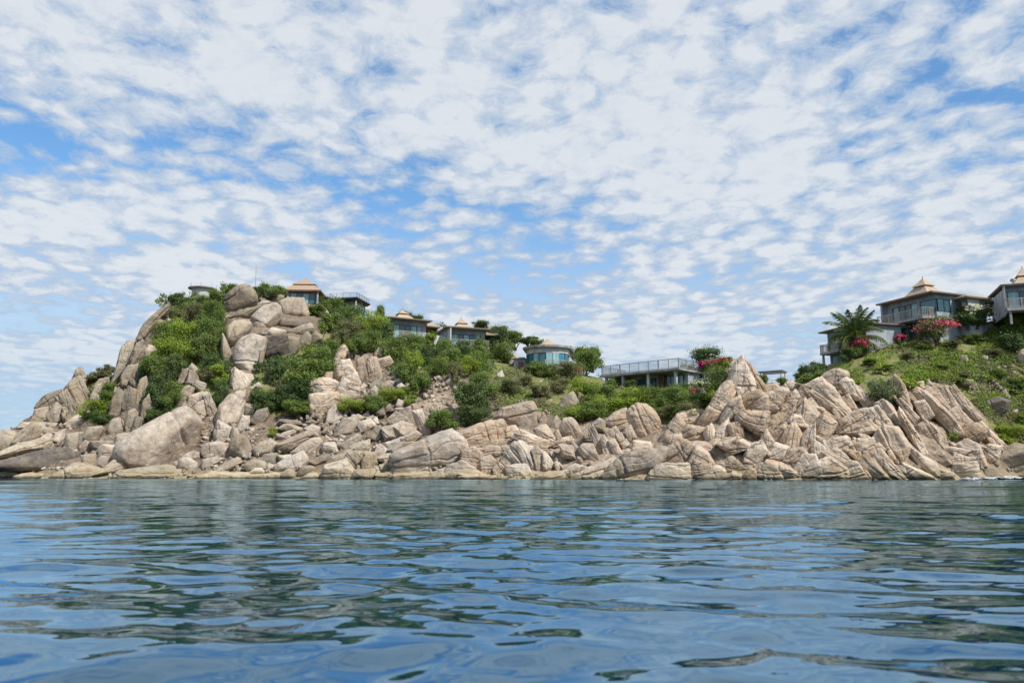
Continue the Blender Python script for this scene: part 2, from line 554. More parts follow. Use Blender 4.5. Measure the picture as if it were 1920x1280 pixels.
def columns(px):
    px = np.atleast_1d(np.asarray(px, float))
    py = np.stack([np.interp(px, T_PX, T_PY[:, k]) for k in range(6)], -1)
    yy = np.stack([np.interp(px, T_PX, T_Y[:, k]) for k in range(6)], -1)
    return py, yy


def depth(px, py):
    """distance of the slope along a sight line"""
    a, b = columns(px)
    return float(np.interp(-py, -a[0], b[0]))


VEG_ZONES = [  # (outline, greenness 0..1)
    ([(1540, 705), (1600, 662), (1680, 632), (1780, 622), (1960, 600), (2420, 560), (2420, 840), (1905, 835), (1850, 790), (1815, 735), (1760, 712), (1680, 708), (1640, 742), (1600, 712)], 0.9),
    ([(925, 690), (1010, 690), (1120, 702), (1300, 700), (1345, 745), (1300, 775), (1235, 792), (1150, 772), (1040, 782), (935, 772)], 0.75),
    ([(590, 560), (700, 590), (960, 630), (960, 690), (860, 700), (770, 735), (690, 660), (610, 640)], 0.7),
    ([(290, 560), (420, 540), (420, 760), (270, 790), (262, 690), (330, 600)], 0.7),
    ([(480, 680), (600, 640), (640, 700), (570, 780), (470, 770)], 0.7),
    ([(150, 700), (215, 690), (215, 790), (140, 790)], 0.7),
]


CRAGS = [[(1235, 910), (1245, 800), (1310, 760), (1345, 720), (1390, 660), (1440, 705), (1560, 680), (1650, 745), (1700, 710), (1790, 722), (1885, 830), (1865, 910)],
         [(735, 910), (745, 850), (860, 800), (930, 785), (1010, 800), (1130, 790), (1240, 780), (1240, 910)],
         [(770, 690), (862, 690), (870, 740), (850, 810), (790, 800)]]


def in_poly(x, y, poly):
    x = np.asarray(x, float); y = np.asarray(y, float)
    r = np.zeros(x.shape, bool)
    n = len(poly)
    for i in range(n):
        x0, y0 = poly[i]; x1, y1 = poly[(i + 1) % n]
        c = ((y0 > y) != (y1 > y)) & (x < (x1 - x0) * (y - y0) / (y1 - y0 + 1e-9) + x0)
        r ^= c
    return r


def build_terrain():
    cols = np.concatenate([np.arange(-420, -40, 12), np.arange(-40, 1960, 5), np.arange(1960, 2421, 12)])
    py, yy = columns(cols)
    # smooth the control rows a little across the bearings
    tt = np.linspace(0, 5, 140)
    rows = []
    veg, crag = [], []
    for t in tt:
        k = min(int(t), 4); f = t - k
        p_ = py[:, k] * (1 - f) + py[:, k + 1] * f
        y_ = yy[:, k] * (1 - f) + yy[:, k + 1] * f
        P = at(cols, p_, y_)
        jx = p_ + 9 * vnoise(np.stack([cols / 30, p_ / 30, 0 * p_], -1), 3)
        jy = cols + 9 * vnoise(np.stack([cols / 30, p_ / 30, 0 * p_ + 5], -1), 4)
        g = np.zeros(len(cols))
        for poly, a in VEG_ZONES:
            g = np.maximum(g, a * in_poly(jy, jx, poly))
        rows.append(P); veg.append(g)
        cr = np.zeros(len(cols))
        for poly in CRAGS: cr = np.maximum(cr, in_poly(jy, jx, poly))
        crag.append(cr)
    # sea bed in front of the shore
    first = rows[0]
    pre = []
    for d, z in ((40, -14), (20, -8), (10, -4), (4, -1.6)):
        q = first.copy(); s = (first[:, 1] - d) / first[:, 1]
        q[:, 0] *= s; q[:, 1] *= s; q[:, 2] = z
        pre.append(q)
    # the far side: a short plateau, then down to the sea again
    last = rows[-1]
    post = []
    for d, k in ((3, 1.0), (8, 0.995), (16, 0.97), (30, 0.85), (50, 0.6), (80, 0.25), (120, -0.05)):
        q = last.copy(); s = (last[:, 1] + d) / last[:, 1]
        q[:, 0] *= s; q[:, 1] *= s; q[:, 2] = last[:, 2] * k - (0.8 if d < 10 else 2.0)
        post.append(q)
    V = np.concatenate(pre + rows + post)
    vg = np.concatenate([np.zeros(len(cols) * 4)] + veg + [np.full(len(cols) * 7, 0.8)])
    nr = len(pre) + len(rows) + len(post)
    nc = len(cols)
    G = V.reshape(nr, nc, 3)
    du = np.gradient(G, axis=1); dv = np.gradient(G, axis=0)
    N = np.cross(du, dv).reshape(-1, 3)
    N /= np.linalg.norm(N, axis=1)[:, None] + 1e-9
    amp = np.clip((V[:, 2] + 0.5) / 3, 0.05, 1.0)
    rough = fbm(V * 0.32, 5, 5, 0.55) * 0.75 + (1 - 2 * np.abs(fbm(V * 0.9, 3, 9))) * 0.22 * (1 - 0.6 * vg)
    rough -= 0.25
    V = V + N * (rough * amp)[:, None]
    me = mesh_np('headland_terrain', V, grid_faces(nr, nc), True)
    at_ = me.attributes.new('green', 'FLOAT', 'POINT')
    at_.data.foreach_set('value', vg.astype(np.float32))
    cg = np.concatenate([np.zeros(len(cols) * 4)] + crag + [np.zeros(len(cols) * 7)])
    at_ = me.attributes.new('bedrock', 'FLOAT', 'POINT')
    at_.data.foreach_set('value', cg.astype(np.float32))
    m, t, b = principled('slope_earth_and_rock')
    geo = t.n.new('ShaderNodeNewGeometry')
    pos = geo.outputs['Position']
    n1 = t.noise(pos, 0.6, 5, 0.6, 0.3); n2 = t.noise(pos, 3.2, 5, 0.65, 0.3)
    vo = t.node('ShaderNodeTexVoronoi', Vector=t.node('ShaderNodeVectorMath', {'operation': 'ADD'}, i0=pos, i1=t.node('ShaderNodeVectorMath', {'operation': 'SCALE'}, i0=t.noise(pos, 2.0, 3, col=True), Scale=0.5).outputs[0]).outputs[0], Scale=1.9)
    v = t.math('ADD', t.math('MULTIPLY', n1, 0.5), t.math('MULTIPLY', n2, 0.5))
    rock = t.ramp(v, [(0.36, (0.11, 0.085, 0.062)), (0.50, (0.215, 0.168, 0.122)), (0.64, (0.36, 0.29, 0.22))])
    rock = t.mix(t.math('MULTIPLY', t.smooth(vo.outputs['Distance'], 0.35, 0.75), 0.5), rock, (0.17, 0.13, 0.10, 1))
    bed = t.ramp(v, [(0.36, (0.15, 0.11, 0.076)), (0.50, (0.29, 0.225, 0.162)), (0.64, (0.45, 0.375, 0.29))])
    rock = t.mix(t.node('ShaderNodeAttribute', {'attribute_name': 'bedrock'}).outputs['Fac'], rock, bed)
    grass = t.ramp(v, [(0.34, (0.10, 0.115, 0.035)), (0.50, (0.19, 0.20, 0.075)), (0.66, (0.30, 0.25, 0.135))])
    ga = t.node('ShaderNodeAttribute', {'attribute_name': 'green'})
    gf = t.smooth(t.math('ADD', ga.outputs['Fac'], t.math('MULTIPLY', t.math('SUBTRACT', n2, 0.5), 1.1)), 0.35, 0.62)
    col = t.mix(gf, rock, grass)
    sep = t.node('ShaderNodeSeparateXYZ', Vector=pos)
    zz = t.math('ADD', sep.outputs[2], t.math('MULTIPLY', t.math('SUBTRACT', n2, 0.5), 1.1))
    col = t.mix(t.math('MULTIPLY', t.smooth(zz, 1.0, 0.2), 0.6), col, (0.38, 0.31, 0.19, 1))
    t.put(b, 'Base_Color', col)
    t.put(b, 'Roughness', 0.95)
    b.inputs['Specular IOR Level'].default_value = 0.15
    h = t.math('ADD', n2, t.math('MULTIPLY', vo.outputs['Distance'], -0.8))
    t.put(b, 'Normal', t.node('ShaderNodeBump', Strength=0.8, Distance=0.3, Height=h).outputs[0])
    o = link('headland_terrain', me, m)
    tag(o, 'steep rocky headland slope rising out of the sea', 'hillside', kind='structure')
    return o


build_terrain()


# ------------------------------------------------------------------ the sea
def wave_height(x, y, cut):
    rg = np.random.RandomState(11)
    z = np.zeros_like(x)
    wx = 0.22 * np.sin(x * 1.3 + 0.6 * np.sin(y * 1.1)) + 0.14 * np.sin(y * 2.1 + 1.0)
    wy = 0.22 * np.sin(y * 1.2 + 0.7 * np.sin(x * 0.9) + 2.0)
    for lam, slope, n, spread in ((5.5, 0.010, 5, 0.30), (2.6, 0.016, 7, 0.40), (1.15, 0.024, 10, 0.55), (0.52, 0.040, 16, 0.62), (0.27, 0.046, 20, 0.70), (0.14, 0.032, 18, 0.85)):
        for j in range(n):
            L = lam * math.exp(rg.uniform(-0.3, 0.3))
            k = 2 * math.pi / L
            th = rg.normal(0, spread * 0.75) + 0.12
            ph = rg.uniform(0, 6.283)
            A = slope / k * math.sqrt(2.0 / n)
            fade = np.clip(1.6 - 4.0 * cut / L, 0, 1)
            z += A * fade * np.sin(k * ((x + wx) * math.sin(th) + (y + wy) * math.cos(th)) + ph)
    return z


def build_sea():
    r = np.concatenate([[0.25, 0.4], np.geomspace(0.55, 100, 600), [112, 130, 160, 210, 300, 450, 700, 1200, 2500, 6000, 20000]])
    a = np.concatenate([np.linspace(-180, -52, 26)[:-1], np.linspace(-52, -40, 14)[:-1], np.linspace(-40, 40, 300), np.linspace(40, 52, 14)[1:], np.linspace(52, 180, 26)[1:]])
    ar = np.radians(a)
    RR, AA = np.meshgrid(r, ar, indexing='ij')
    X, Y = RR * np.sin(AA), RR * np.cos(AA)
    cut = np.maximum(np.gradient(r)[:, None], (RR * np.gradient(ar)[None, :]) * 0.6) + 0 * RR
    Z = wave_height(X, Y, cut)
    # keep the water just under the lens calm enough to stay below it
    V = np.stack([X, Y, Z], -1).reshape(-1, 3)
    me = mesh_np('sea', V, grid_faces(len(r), len(a)), True)
    m, t, b = principled('sea_water')
    geo = t.n.new('ShaderNodeNewGeometry')
    pos = geo.outputs['Position']
    n1 = t.noise(t.mapping(pos, scale=(0.55, 1.2, 1)), 4.6, 2, 0.5, 0.3)
    n2 = t.noise(t.mapping(pos, loc=(4, 2, 0), scale=(0.6, 1.2, 1)), 8.5, 2, 0.5, 0.2)
    h = t.math('ADD', n1, t.math('MULTIPLY', n2, 0.22))
    nrm = t.node('ShaderNodeBump', Strength=0.27, Distance=0.02, Height=h).outputs[0]
    t.n.remove(b)
    body = t.node('ShaderNodeBsdfDiffuse', Color=(0.001, 0.020, 0.046, 1))
    mir = t.node('ShaderNodeBsdfGlossy', Color=(0.58, 0.82, 1.0, 1), Roughness=0.02, Normal=nrm)
    fr = t.node('ShaderNodeFresnel', IOR=1.36, Normal=nrm)
    ms = t.node('ShaderNodeMixShader', Fac=t.math('POWER', fr.outputs[0], 0.58))
    t.l.new(body.outputs[0], ms.inputs[1]); t.l.new(mir.outputs[0], ms.inputs[2])
    t.l.new(ms.outputs[0], t.n['Material Output'].inputs[0])
    o = link('sea', me, m)
    tag(o, 'dark blue rippled sea reflecting the clouds and rocks', 'sea', kind='structure')


build_sea()

# ------------------------------------------------------------------ rocks
_ICO = {}


def ico(n):
    """geodesic ball: each icosahedron face split n by n"""
    if n not in _ICO:
        bm = bmesh.new()
        bmesh.ops.create_icosphere(bm, subdivisions=1, radius=1.0)
        bm.verts.index_update()
        B = np.array([v.co[:] for v in bm.verts])
        T = [[v.index for v in f.verts] for f in bm.faces]
        bm.free()
        key, V, Fc = {}, [], []
        for a, b, c in T:
            loc = {}
            for i in range(n + 1):
                for j in range(n + 1 - i):
                    p_ = (B[a] * (n - i - j) + B[b] * i + B[c] * j) / n
                    k = tuple(np.round(p_, 5) + 0.0)
                    if k not in key:
                        key[k] = len(V); V.append(p_)
                    loc[i, j] = key[k]
            for i in range(n):
                for j in range(n - i):
                    Fc.append((loc[i, j], loc[i + 1, j], loc[i, j + 1]))
                    if i + j < n - 1: Fc.append((loc[i + 1, j], loc[i + 1, j + 1], loc[i, j + 1]))
        V = np.array(V)
        _ICO[n] = (V / np.linalg.norm(V, axis=1)[:, None], np.array(Fc))
    return _ICO[n]


def ico_front(n):
    """the same ball with its points drawn toward the open (-z) side"""
    V, Fc = ico(n)
    th = np.arccos(np.clip(-V[:, 2], -1, 1))
    t2 = math.pi * (th / math.pi) ** 1.3
    k = np.sin(t2) / np.maximum(np.sin(th), 1e-6)
    return np.stack([V[:, 0] * k, V[:, 1] * k, -np.cos(t2)], -1), Fc


def facet_radius(d, Nn, H, p):
    q = np.maximum(d @ Nn.T, 0) / H
    return np.sum(q ** p, axis=1) ** (-1.0 / p)


def rock_mesh(name, Q, thick, p, seed, rough=0.05, grooves=0, level=11, tiltmax=38, blocks=0.0, grow=None):
    """Q: outline in metres (n,2) about the origin; the stone bulges to and fro by thick"""
    rg = np.random.RandomState(seed)
    p = p if p < 9 else p * 2.1
    C = np.cov(Q.T) + np.eye(2) * 1e-6
    w, U = np.linalg.eigh(C)
    U = U[:, ::-1]
    if np.linalg.det(U) < 0: U[:, 1] *= -1
    q = Q @ U
    s = np.maximum(np.abs(q).max(0), 0.05)
    qn = q / s
    s3 = thick * math.sqrt(s[0] * s[1])
    if np.sum(qn[:, 0] * np.roll(qn[:, 1], -1) - np.roll(qn[:, 0], -1) * qn[:, 1]) < 0:
        qn = qn[::-1]
    e = np.roll(qn, -1, 0) - qn
    n2 = np.stack([e[:, 1], -e[:, 0]], -1)
    ln = np.linalg.norm(n2, axis=1)
    keep = ln > 0.04
    n2 = n2[keep] / ln[keep][:, None]
    h2 = np.maximum(np.sum(n2 * qn[keep], 1), 0.12)
    Nn, H = [], []
    for n, h in zip(n2, h2):
        Nn.append((n[0], n[1], 0)); H.append(h)
        a = math.radians(rg.uniform(12, tiltmax))       # the bevel toward the front
        Nn.append((n[0] * math.cos(a), n[1] * math.cos(a), -math.sin(a))); H.append(h * math.cos(a) + rg.uniform(0.05, 0.22))
    for k in range(4):                                  # front and back faces
        a, b = rg.uniform(-0.45, 0.45, 2)
        v = np.array([a, b, -1.0]); v /= np.linalg.norm(v)
        Nn.append(v); H.append(rg.uniform(0.72, 0.98))
    for k in range(2):
        a, b = rg.uniform(-0.4, 0.4, 2)
        v = np.array([a, b, 1.0]); v /= np.linalg.norm(v)
        Nn.append(v); H.append(rg.uniform(0.8, 1.0))
    D, Fc = ico_front(level)
    r = facet_radius(D, np.array(Nn), np.array(H), p)
    L = D * np.minimum(r, 1.7)[:, None] * (grow or (1.05 if p < 9 else 1.10))
    mtr = L * np.array([s[0], s[1], s3])
    size = (s[0] * s[1] * s3) ** (1 / 3)
    off = rg.uniform(-40, 40, 3)
    nn = D / np.array([s[0], s[1], s3]) * size
    nn /= np.linalg.norm(nn, axis=1)[:, None]
    lo = fbm(mtr / size * 0.9 + off, 3, 1) * rough * 1.6
    hi = (0.5 - np.abs(fbm(mtr / size * 2.6 + off, 4, 7, 0.55))) * rough * 1.1
    disp = (lo + hi) * size
    for g in range(grooves):                            # joints cut along the length or across
        along = rg.rand() < 0.72
        ax = 1 if along else 0
        c = rg.uniform(-0.6, 0.6) * s[ax]
        tl = rg.uniform(-0.18, 0.18)
        f = mtr[:, ax] - c + tl * mtr[:, 1 - ax] + fbm(mtr / size * 1.4 + off + g * 3, 2, 3) * 0.10 * size
        wd = rg.uniform(0.030, 0.055) * size
        disp -= np.exp(-(f / wd) ** 2) * rg.uniform(0.05, 0.10) * size
        disp += np.where(f > 0, 1, -1) * np.exp(-np.abs(f) / (0.35 * size)) * rg.uniform(-0.03, 0.03) * size
    if blocks > 0:                                      # the face breaks into stepped joint blocks
        w3 = np.stack([fbm(mtr / size * 1.1 + off + 9 * k, 2, 21 + k) for k in range(3)], -1) * 0.28 * size
        g = (mtr + w3) / (size * np.array([rg.uniform(1.3, 2.2), rg.uniform(0.34, 0.5), rg.uniform(0.8, 1.2)])) + off
        ids = np.floor(g)
        fr = g - ids
        edge = np.minimum(fr, 1 - fr)
        sm = np.clip(edge[:, 1] / 0.10, 0, 1) * np.clip(edge[:, 0] / 0.06, 0, 1)
        disp += _h(ids[:, 0], ids[:, 1], ids[:, 2], seed) * blocks * size * sm - (1 - sm) * blocks * 0.9 * size
    mtr = mtr + nn * disp[:, None]
    ab = mtr[:, :2] @ U.T
    return mesh_np(name, np.stack([ab[:, 0], mtr[:, 2], ab[:, 1]], -1), Fc, True)


def frame_at(pts, Yc):
    """upright plane at the stone's distance: its origin, its heading and the outline in it"""
    pts = np.array(pts, float)
    x, y = pts[:, 0], pts[:, 1]
    a = x * np.roll(y, -1) - np.roll(x, -1) * y
    A = a.sum() / 2
    if abs(A) < 1e-6:
        cx, cy = x.mean(), y.mean()
    else:
        cx = ((x + np.roll(x, -1)) * a).sum() / (6 * A); cy = ((y + np.roll(y, -1)) * a).sum() / (6 * A)
    c = at(cx, cy, Yc)
    az = math.atan2(c[0], c[1])
    back = np.array([math.sin(az), math.cos(az), 0]); right = np.array([math.cos(az), -math.sin(az), 0])
    u, dy, dz = ray(x, y)
    dr = np.stack([u, dy, dz], -1)
    o = np.array([0, 0, CAM_Z])
    t = ((c - o) @ back) / (dr @ back)
    P = o + dr * t[:, None] - c
    return c, az, np.stack([P @ right, P[:, 2]], -1)


_seed = [100]


def stone(name, pts, mat, parent=None, p=9.0, thick=0.85, rough=0.05, grooves=0, dY=0.0, level=None, tiltmax=38, blocks=0.0, grow=None):
    pts = [tuple(q) for q in pts]
    _seed[0] = int(sum(q[0] * 7.3 + q[1] * 13.7 for q in pts)) % 99991
    xs = [q[0] for q in pts]; ys = [q[1] for q in pts]
    w, h = max(xs) - min(xs), max(ys) - min(ys)
    cx = sum(xs) / len(xs)
    yb = min(ys) * 0.28 + max(ys) * 0.72
    Y = depth(cx, yb)
    rad = 0.5 * math.sqrt(w * h) * Y / F_PX * thick
    Y = Y + rad * 0.30 + dY
    if level is None:
        m_ = math.sqrt(w * h)
        level = 27 if m_ > 62 else (17 if m_ > (32 if blocks else 40) else (11 if m_ > 15 else 7))
    c, az, Q = frame_at(pts, Y)
    me = rock_mesh(name, Q, thick, p, _seed[0], rough, grooves, level, tiltmax, blocks, grow)
    loc = Vector(c)
    if parent is not None:
        loc = loc - parent.location
    o = link(name, me, M[mat], parent, loc)
    o.rotation_euler = (0, 0, -az)
    return o


def pts_of(s):
    return [tuple(map(float, q.split(','))) for q in s.split()]


def oval(cx, cy, w, h, n=9, seed=0, rot=0.0):
    rg = random.Random(seed * 7 + int(cx) * 31 + int(cy))
    out = []
    for i in range(n):
        a = 2 * math.pi * (i + rg.uniform(-0.25, 0.25)) / n
        k = rg.uniform(0.88, 1.08)
        x, y = 0.5 * w * k * math.cos(a), 0.5 * h * k * math.sin(a)
        out.append((cx + x * math.cos(rot) - y * math.sin(rot), cy + x * math.sin(rot) + y * math.cos(rot)))
    return out


# --- loose boulders that stand out one by one: label | material | sharpness | outline
BOULDERS = '''
giant pale shoreline boulder, the largest of all, wider than tall, left of the shore|pale|10|221,857 224,835 262,801 291,788 326,766 352,769 375,791 375,810 361,828 329,880 246,874
long dark lens-shaped boulder lying at the waterline at the far left|dark|8|-30,866 0,860 59,842 110,836 156,847 153,866 118,883 93,891 32,887 -30,882
ochre slab resting on the dark lens-shaped boulder at the far left|yellow|9|-14,854 38,831 84,820 96,827 92,838 42,850 -6,861
rounded grey boulder cut by the left edge of the picture|grey|8|-40,812 0,804 33,807 36,826 25,842 -20,850
tilted grey boulder just right of the boulder cut by the left edge|grey|11|20,830 36,811 61,792 77,803 79,816 53,831 27,836
thin flat slab lying level below the left ridge crag|pale|11|32,803 42,792 116,791 106,802 63,806
upright oval boulder below the yellow-green shrub of the left ridge|pale|8|199,806 208,786 225,781 234,795 237,810 222,818 206,818
small whitish boulder touching the left foot of the giant shoreline boulder|pale|9|186,852 186,838 195,833 223,835 225,850 205,858
low rounded pale boulder at the right foot of the giant shoreline boulder|pale|7|332,873 337,858 355,856 373,868 374,879 350,884 335,880
wedge boulder on top of the low rounded boulder right of the giant one|pale|11|342,856 360,845 376,849 378,866 365,864 348,860
squarish pale boulder between the giant boulder and the dark upright one|pale|11|379,842 385,832 408,828 428,832 431,846 420,861 395,860 380,853
flat pale stone under the squarish boulder near the giant one|pale|11|378,877 380,862 400,857 419,860 405,872 390,880
slanting grey slab pointing up right at the foot of the dark upright boulder|grey|12|393,888 420,868 445,857 453,866 430,882 405,892
dark upright egg-shaped boulder with a pale right edge, near the shore|grey|9|431,833 439,820 453,815 464,823 472,845 469,861 455,869 444,860 432,849
blue-grey rounded boulder right of the dark upright egg-shaped boulder|grey|9|473,843 485,831 507,821 517,829 525,843 517,851 480,855
long pale slab leaning over behind the blue-grey rounded boulder|pale|11|519,832 542,822 577,807 586,811 583,822 555,839 539,851 522,844
spindle-shaped pale boulder lying in front of the long leaning slab|pale|9|546,848 563,834 583,822 599,821 604,832 594,846 575,855 549,854
stubby pale boulder right of the spindle-shaped boulder|pale|8|602,836 607,829 628,828 638,845 621,855 605,848
bar-shaped boulder slanting up right above the block-jointed ledge|pale|11|633,835 668,814 677,818 674,829 646,846
large pinkish-grey boulder tilted right in the upper scree|pale|12|624,818 632,801 644,785 669,782 673,800 663,816 641,821
angular boulder wedged right of the large pinkish-grey tilted boulder|pale|13|671,798 678,789 694,785 706,798 678,812
dark-bottomed leaf-shaped boulder beside the jointed block wall|grey|10|687,819 702,803 711,798 719,806 717,821 708,828
dark overhanging slab at the top of the middle scree|dark|11|513,797 527,786 561,789 570,800 562,804 542,797
grey tapering slab under the dark overhanging slab|grey|10|521,804 533,795 549,796 571,804 560,811 539,808
small flat slab left of the long pale leaning slab|pale|12|519,819 530,811 550,805 553,812 527,824
grey blocky boulder in the low row below the blue-grey rounded one|grey|12|488,862 496,851 519,849 522,868 503,874
broad pale boulder with a squared right end in the low row|pale|12|516,873 536,859 567,846 578,864 567,872 532,884 518,884
low dark rounded boulder below the dark upright egg-shaped boulder|grey|9|456,873 475,861 496,864 506,876 513,884 468,885
grey domed boulder at the waterline, left of the overlapping pair|grey|8|525,890 539,877 553,881 556,896 538,900 527,899
rounded brown boulder propped behind the waterline half dome|grey|7|556,887 567,873 586,872 593,879 590,888 560,895
half-dome boulder at the waterline under the rounded brown boulder|grey|8|553,903 578,886 594,885 609,903
pale cracked boulder heading the yellowish ledge in the middle of the shore|pale|11|578,866 596,857 616,853 615,865 596,874
great balanced boulder crowning the boulder stack, with a dark left side|grey|7|415,567 423,551 439,537 461,530 475,537 484,550 487,565 475,577 436,591 419,588
small round boulder right of the balanced one, on the skyline bushes|grey|7|505,561 516,554 528,551 535,557 525,567 511,569
rounded cube boulder perched at the top middle of the boulder stack|grey|9|524,567 541,560 569,559 574,572 578,589 573,599 541,601 527,591
smooth pale egg-shaped boulder at the right end of the boulder stack|pale|7|572,575 598,571 616,581 619,593 609,602 581,602 575,588
sloping slab directly under the great balanced boulder|grey|9|428,597 462,579 502,571 487,583 472,596 447,601
pale faceted boulder in the heart of the boulder stack|pale|9|471,596 488,579 506,571 519,569 527,579 526,599 512,614 500,625 478,630 474,607
big rounded left boulder of the boulder stack, below the sloping slab|grey|7|418,618 427,607 444,597 462,596 475,604 474,621 462,631 445,655 434,659 422,647
small boulder at the left flank of the boulder stack|grey|7|407,615 414,595 428,589 435,595 421,609 416,618
upper dark layer sandwiched under the rounded cube boulder|dark|9|517,610 528,602 560,603 582,605 577,616 540,617 525,616
lower tan layer sandwiched in the boulder stack|grey|8|534,623 555,613 582,605 590,614 587,624 566,630 540,628
small pale boulder tucked left under the sandwiched layers|pale|8|501,624 509,614 525,616 537,620 534,630 509,633
massive front block of the boulder stack with vertical edges|pale|10|440,672 445,645 453,635 475,630 498,637 496,656 491,678 475,704 459,700 449,692
black-stained upright wall block of the boulder stack|black|12|489,652 497,634 538,631 541,650 538,668 510,677 494,677
tan upright block right of the black-stained block|grey|12|536,668 537,632 561,635 560,656 548,671
narrow yellow pillar between the front block and the black-stained block|yellow|11|483,692 486,655 497,650 494,673 487,697
left upright boulder at the right foot of the boulder stack|grey|9|559,647 566,630 577,623 584,630 581,648 565,658
right upright boulder at the right foot of the boulder stack|grey|9|582,632 591,621 603,630 607,642 584,647
shaded boulder under the big rounded left boulder of the stack|grey|8|414,664 417,622 431,652 441,682 420,694
whitish stone among the bushes left of the boulder stack|pale|10|406,692 416,677 423,690 421,702 408,699
large triangular cream boulder rising behind the shore ledge|warm|11|926,790 942,767 969,759 994,754 1000,757 1006,778 1005,800 990,808 965,803 940,796
smaller cream boulder leaning on the right side of the triangular one|warm|11|1003,779 1019,773 1028,796 1007,800
pointed small boulder between the triangular boulder and the oval grey one|pale|11|1029,799 1043,779 1052,791 1048,807 1037,808
oval grey-faced boulder behind the shore ledge|pale|9|1050,799 1057,785 1071,783 1080,790 1091,812 1079,827 1056,822
dark boulder jutting from the green slope at the far right|dark|11|1839,775 1841,755 1872,744 1894,752 1889,768 1865,783
slim rock standing behind the dark boulder on the far right slope|grey|11|1878,736 1886,729 1899,753 1891,756
small pale rock below the dark boulder on the far right slope|pale|10|1889,771 1908,767 1907,776 1892,778
grey shoreline boulder cut by the right edge of the picture|grey|10|1846,878 1868,853 1905,842 1960,842 1970,886 1850,890
pale boulder on top of the grey shoreline boulder at the right edge|grey|11|1868,852 1879,839 1890,826 1906,830 1935,834 1940,852
low dark grey rock at the waterline, left of the right-edge shoreline boulder|dark|11|1832,900 1845,880 1868,878 1884,900
low wet grey rock at the waterline under the right-edge shoreline boulder|grey|10|1872,900 1888,884 1925,880 1960,886 1965,902
rounded boulder on the slope cut by the right edge of the picture|warm|8|1905,672 1912,656 1930,650 1945,670 1938,692 1915,690
small tan rock in the grass of the right slope, the left of two|pale|9|1795,676 1800,667 1812,666 1816,678 1806,684
small tan rock in the grass of the right slope, the right of two|pale|9|1838,674 1843,667 1852,668 1854,677 1845,680
dark flat rock low in the grass of the right slope|grey|10|1800,718 1808,710 1824,712 1824,720 1808,723
round tan boulder standing before the glass of the flat-roofed villa|warm|7|1236,714 1238,706 1246,703 1252,708 1251,718 1241,720
slim pale boulder beside the round one before the flat-roofed villa|pale|8|1223,718 1227,709 1232,712 1235,722 1227,724
short tan boulder beside the red flowers of the flat-roofed villa|warm|8|1213,724 1215,716 1222,715 1224,726 1216,729
grey-tan boulder among shrubs left of the peaked crag|grey|9|1314,744 1318,728 1340,725 1350,741 1341,750
tilted grey boulder leaning in the green slope below the round villa|grey|11|1043,772 1056,746 1074,734 1085,754 1070,772
narrow dark rock right of the tilted grey boulder in the green slope|dark|11|1081,762 1084,734 1096,744 1094,760
flat tan stone on top of the pair left of the round villa|warm|9|945,669 952,664 966,664 972,673 955,677
lower tan stone of the pair left of the round villa|warm|9|952,678 960,674 970,675 974,685 957,686
tan stone in the dry grass below the pair of stones|pale|10|931,702 941,694 947,711 934,713
pinkish boulder at the top of the scree gully|pale|11|835,717 845,705 857,719 846,730
'''
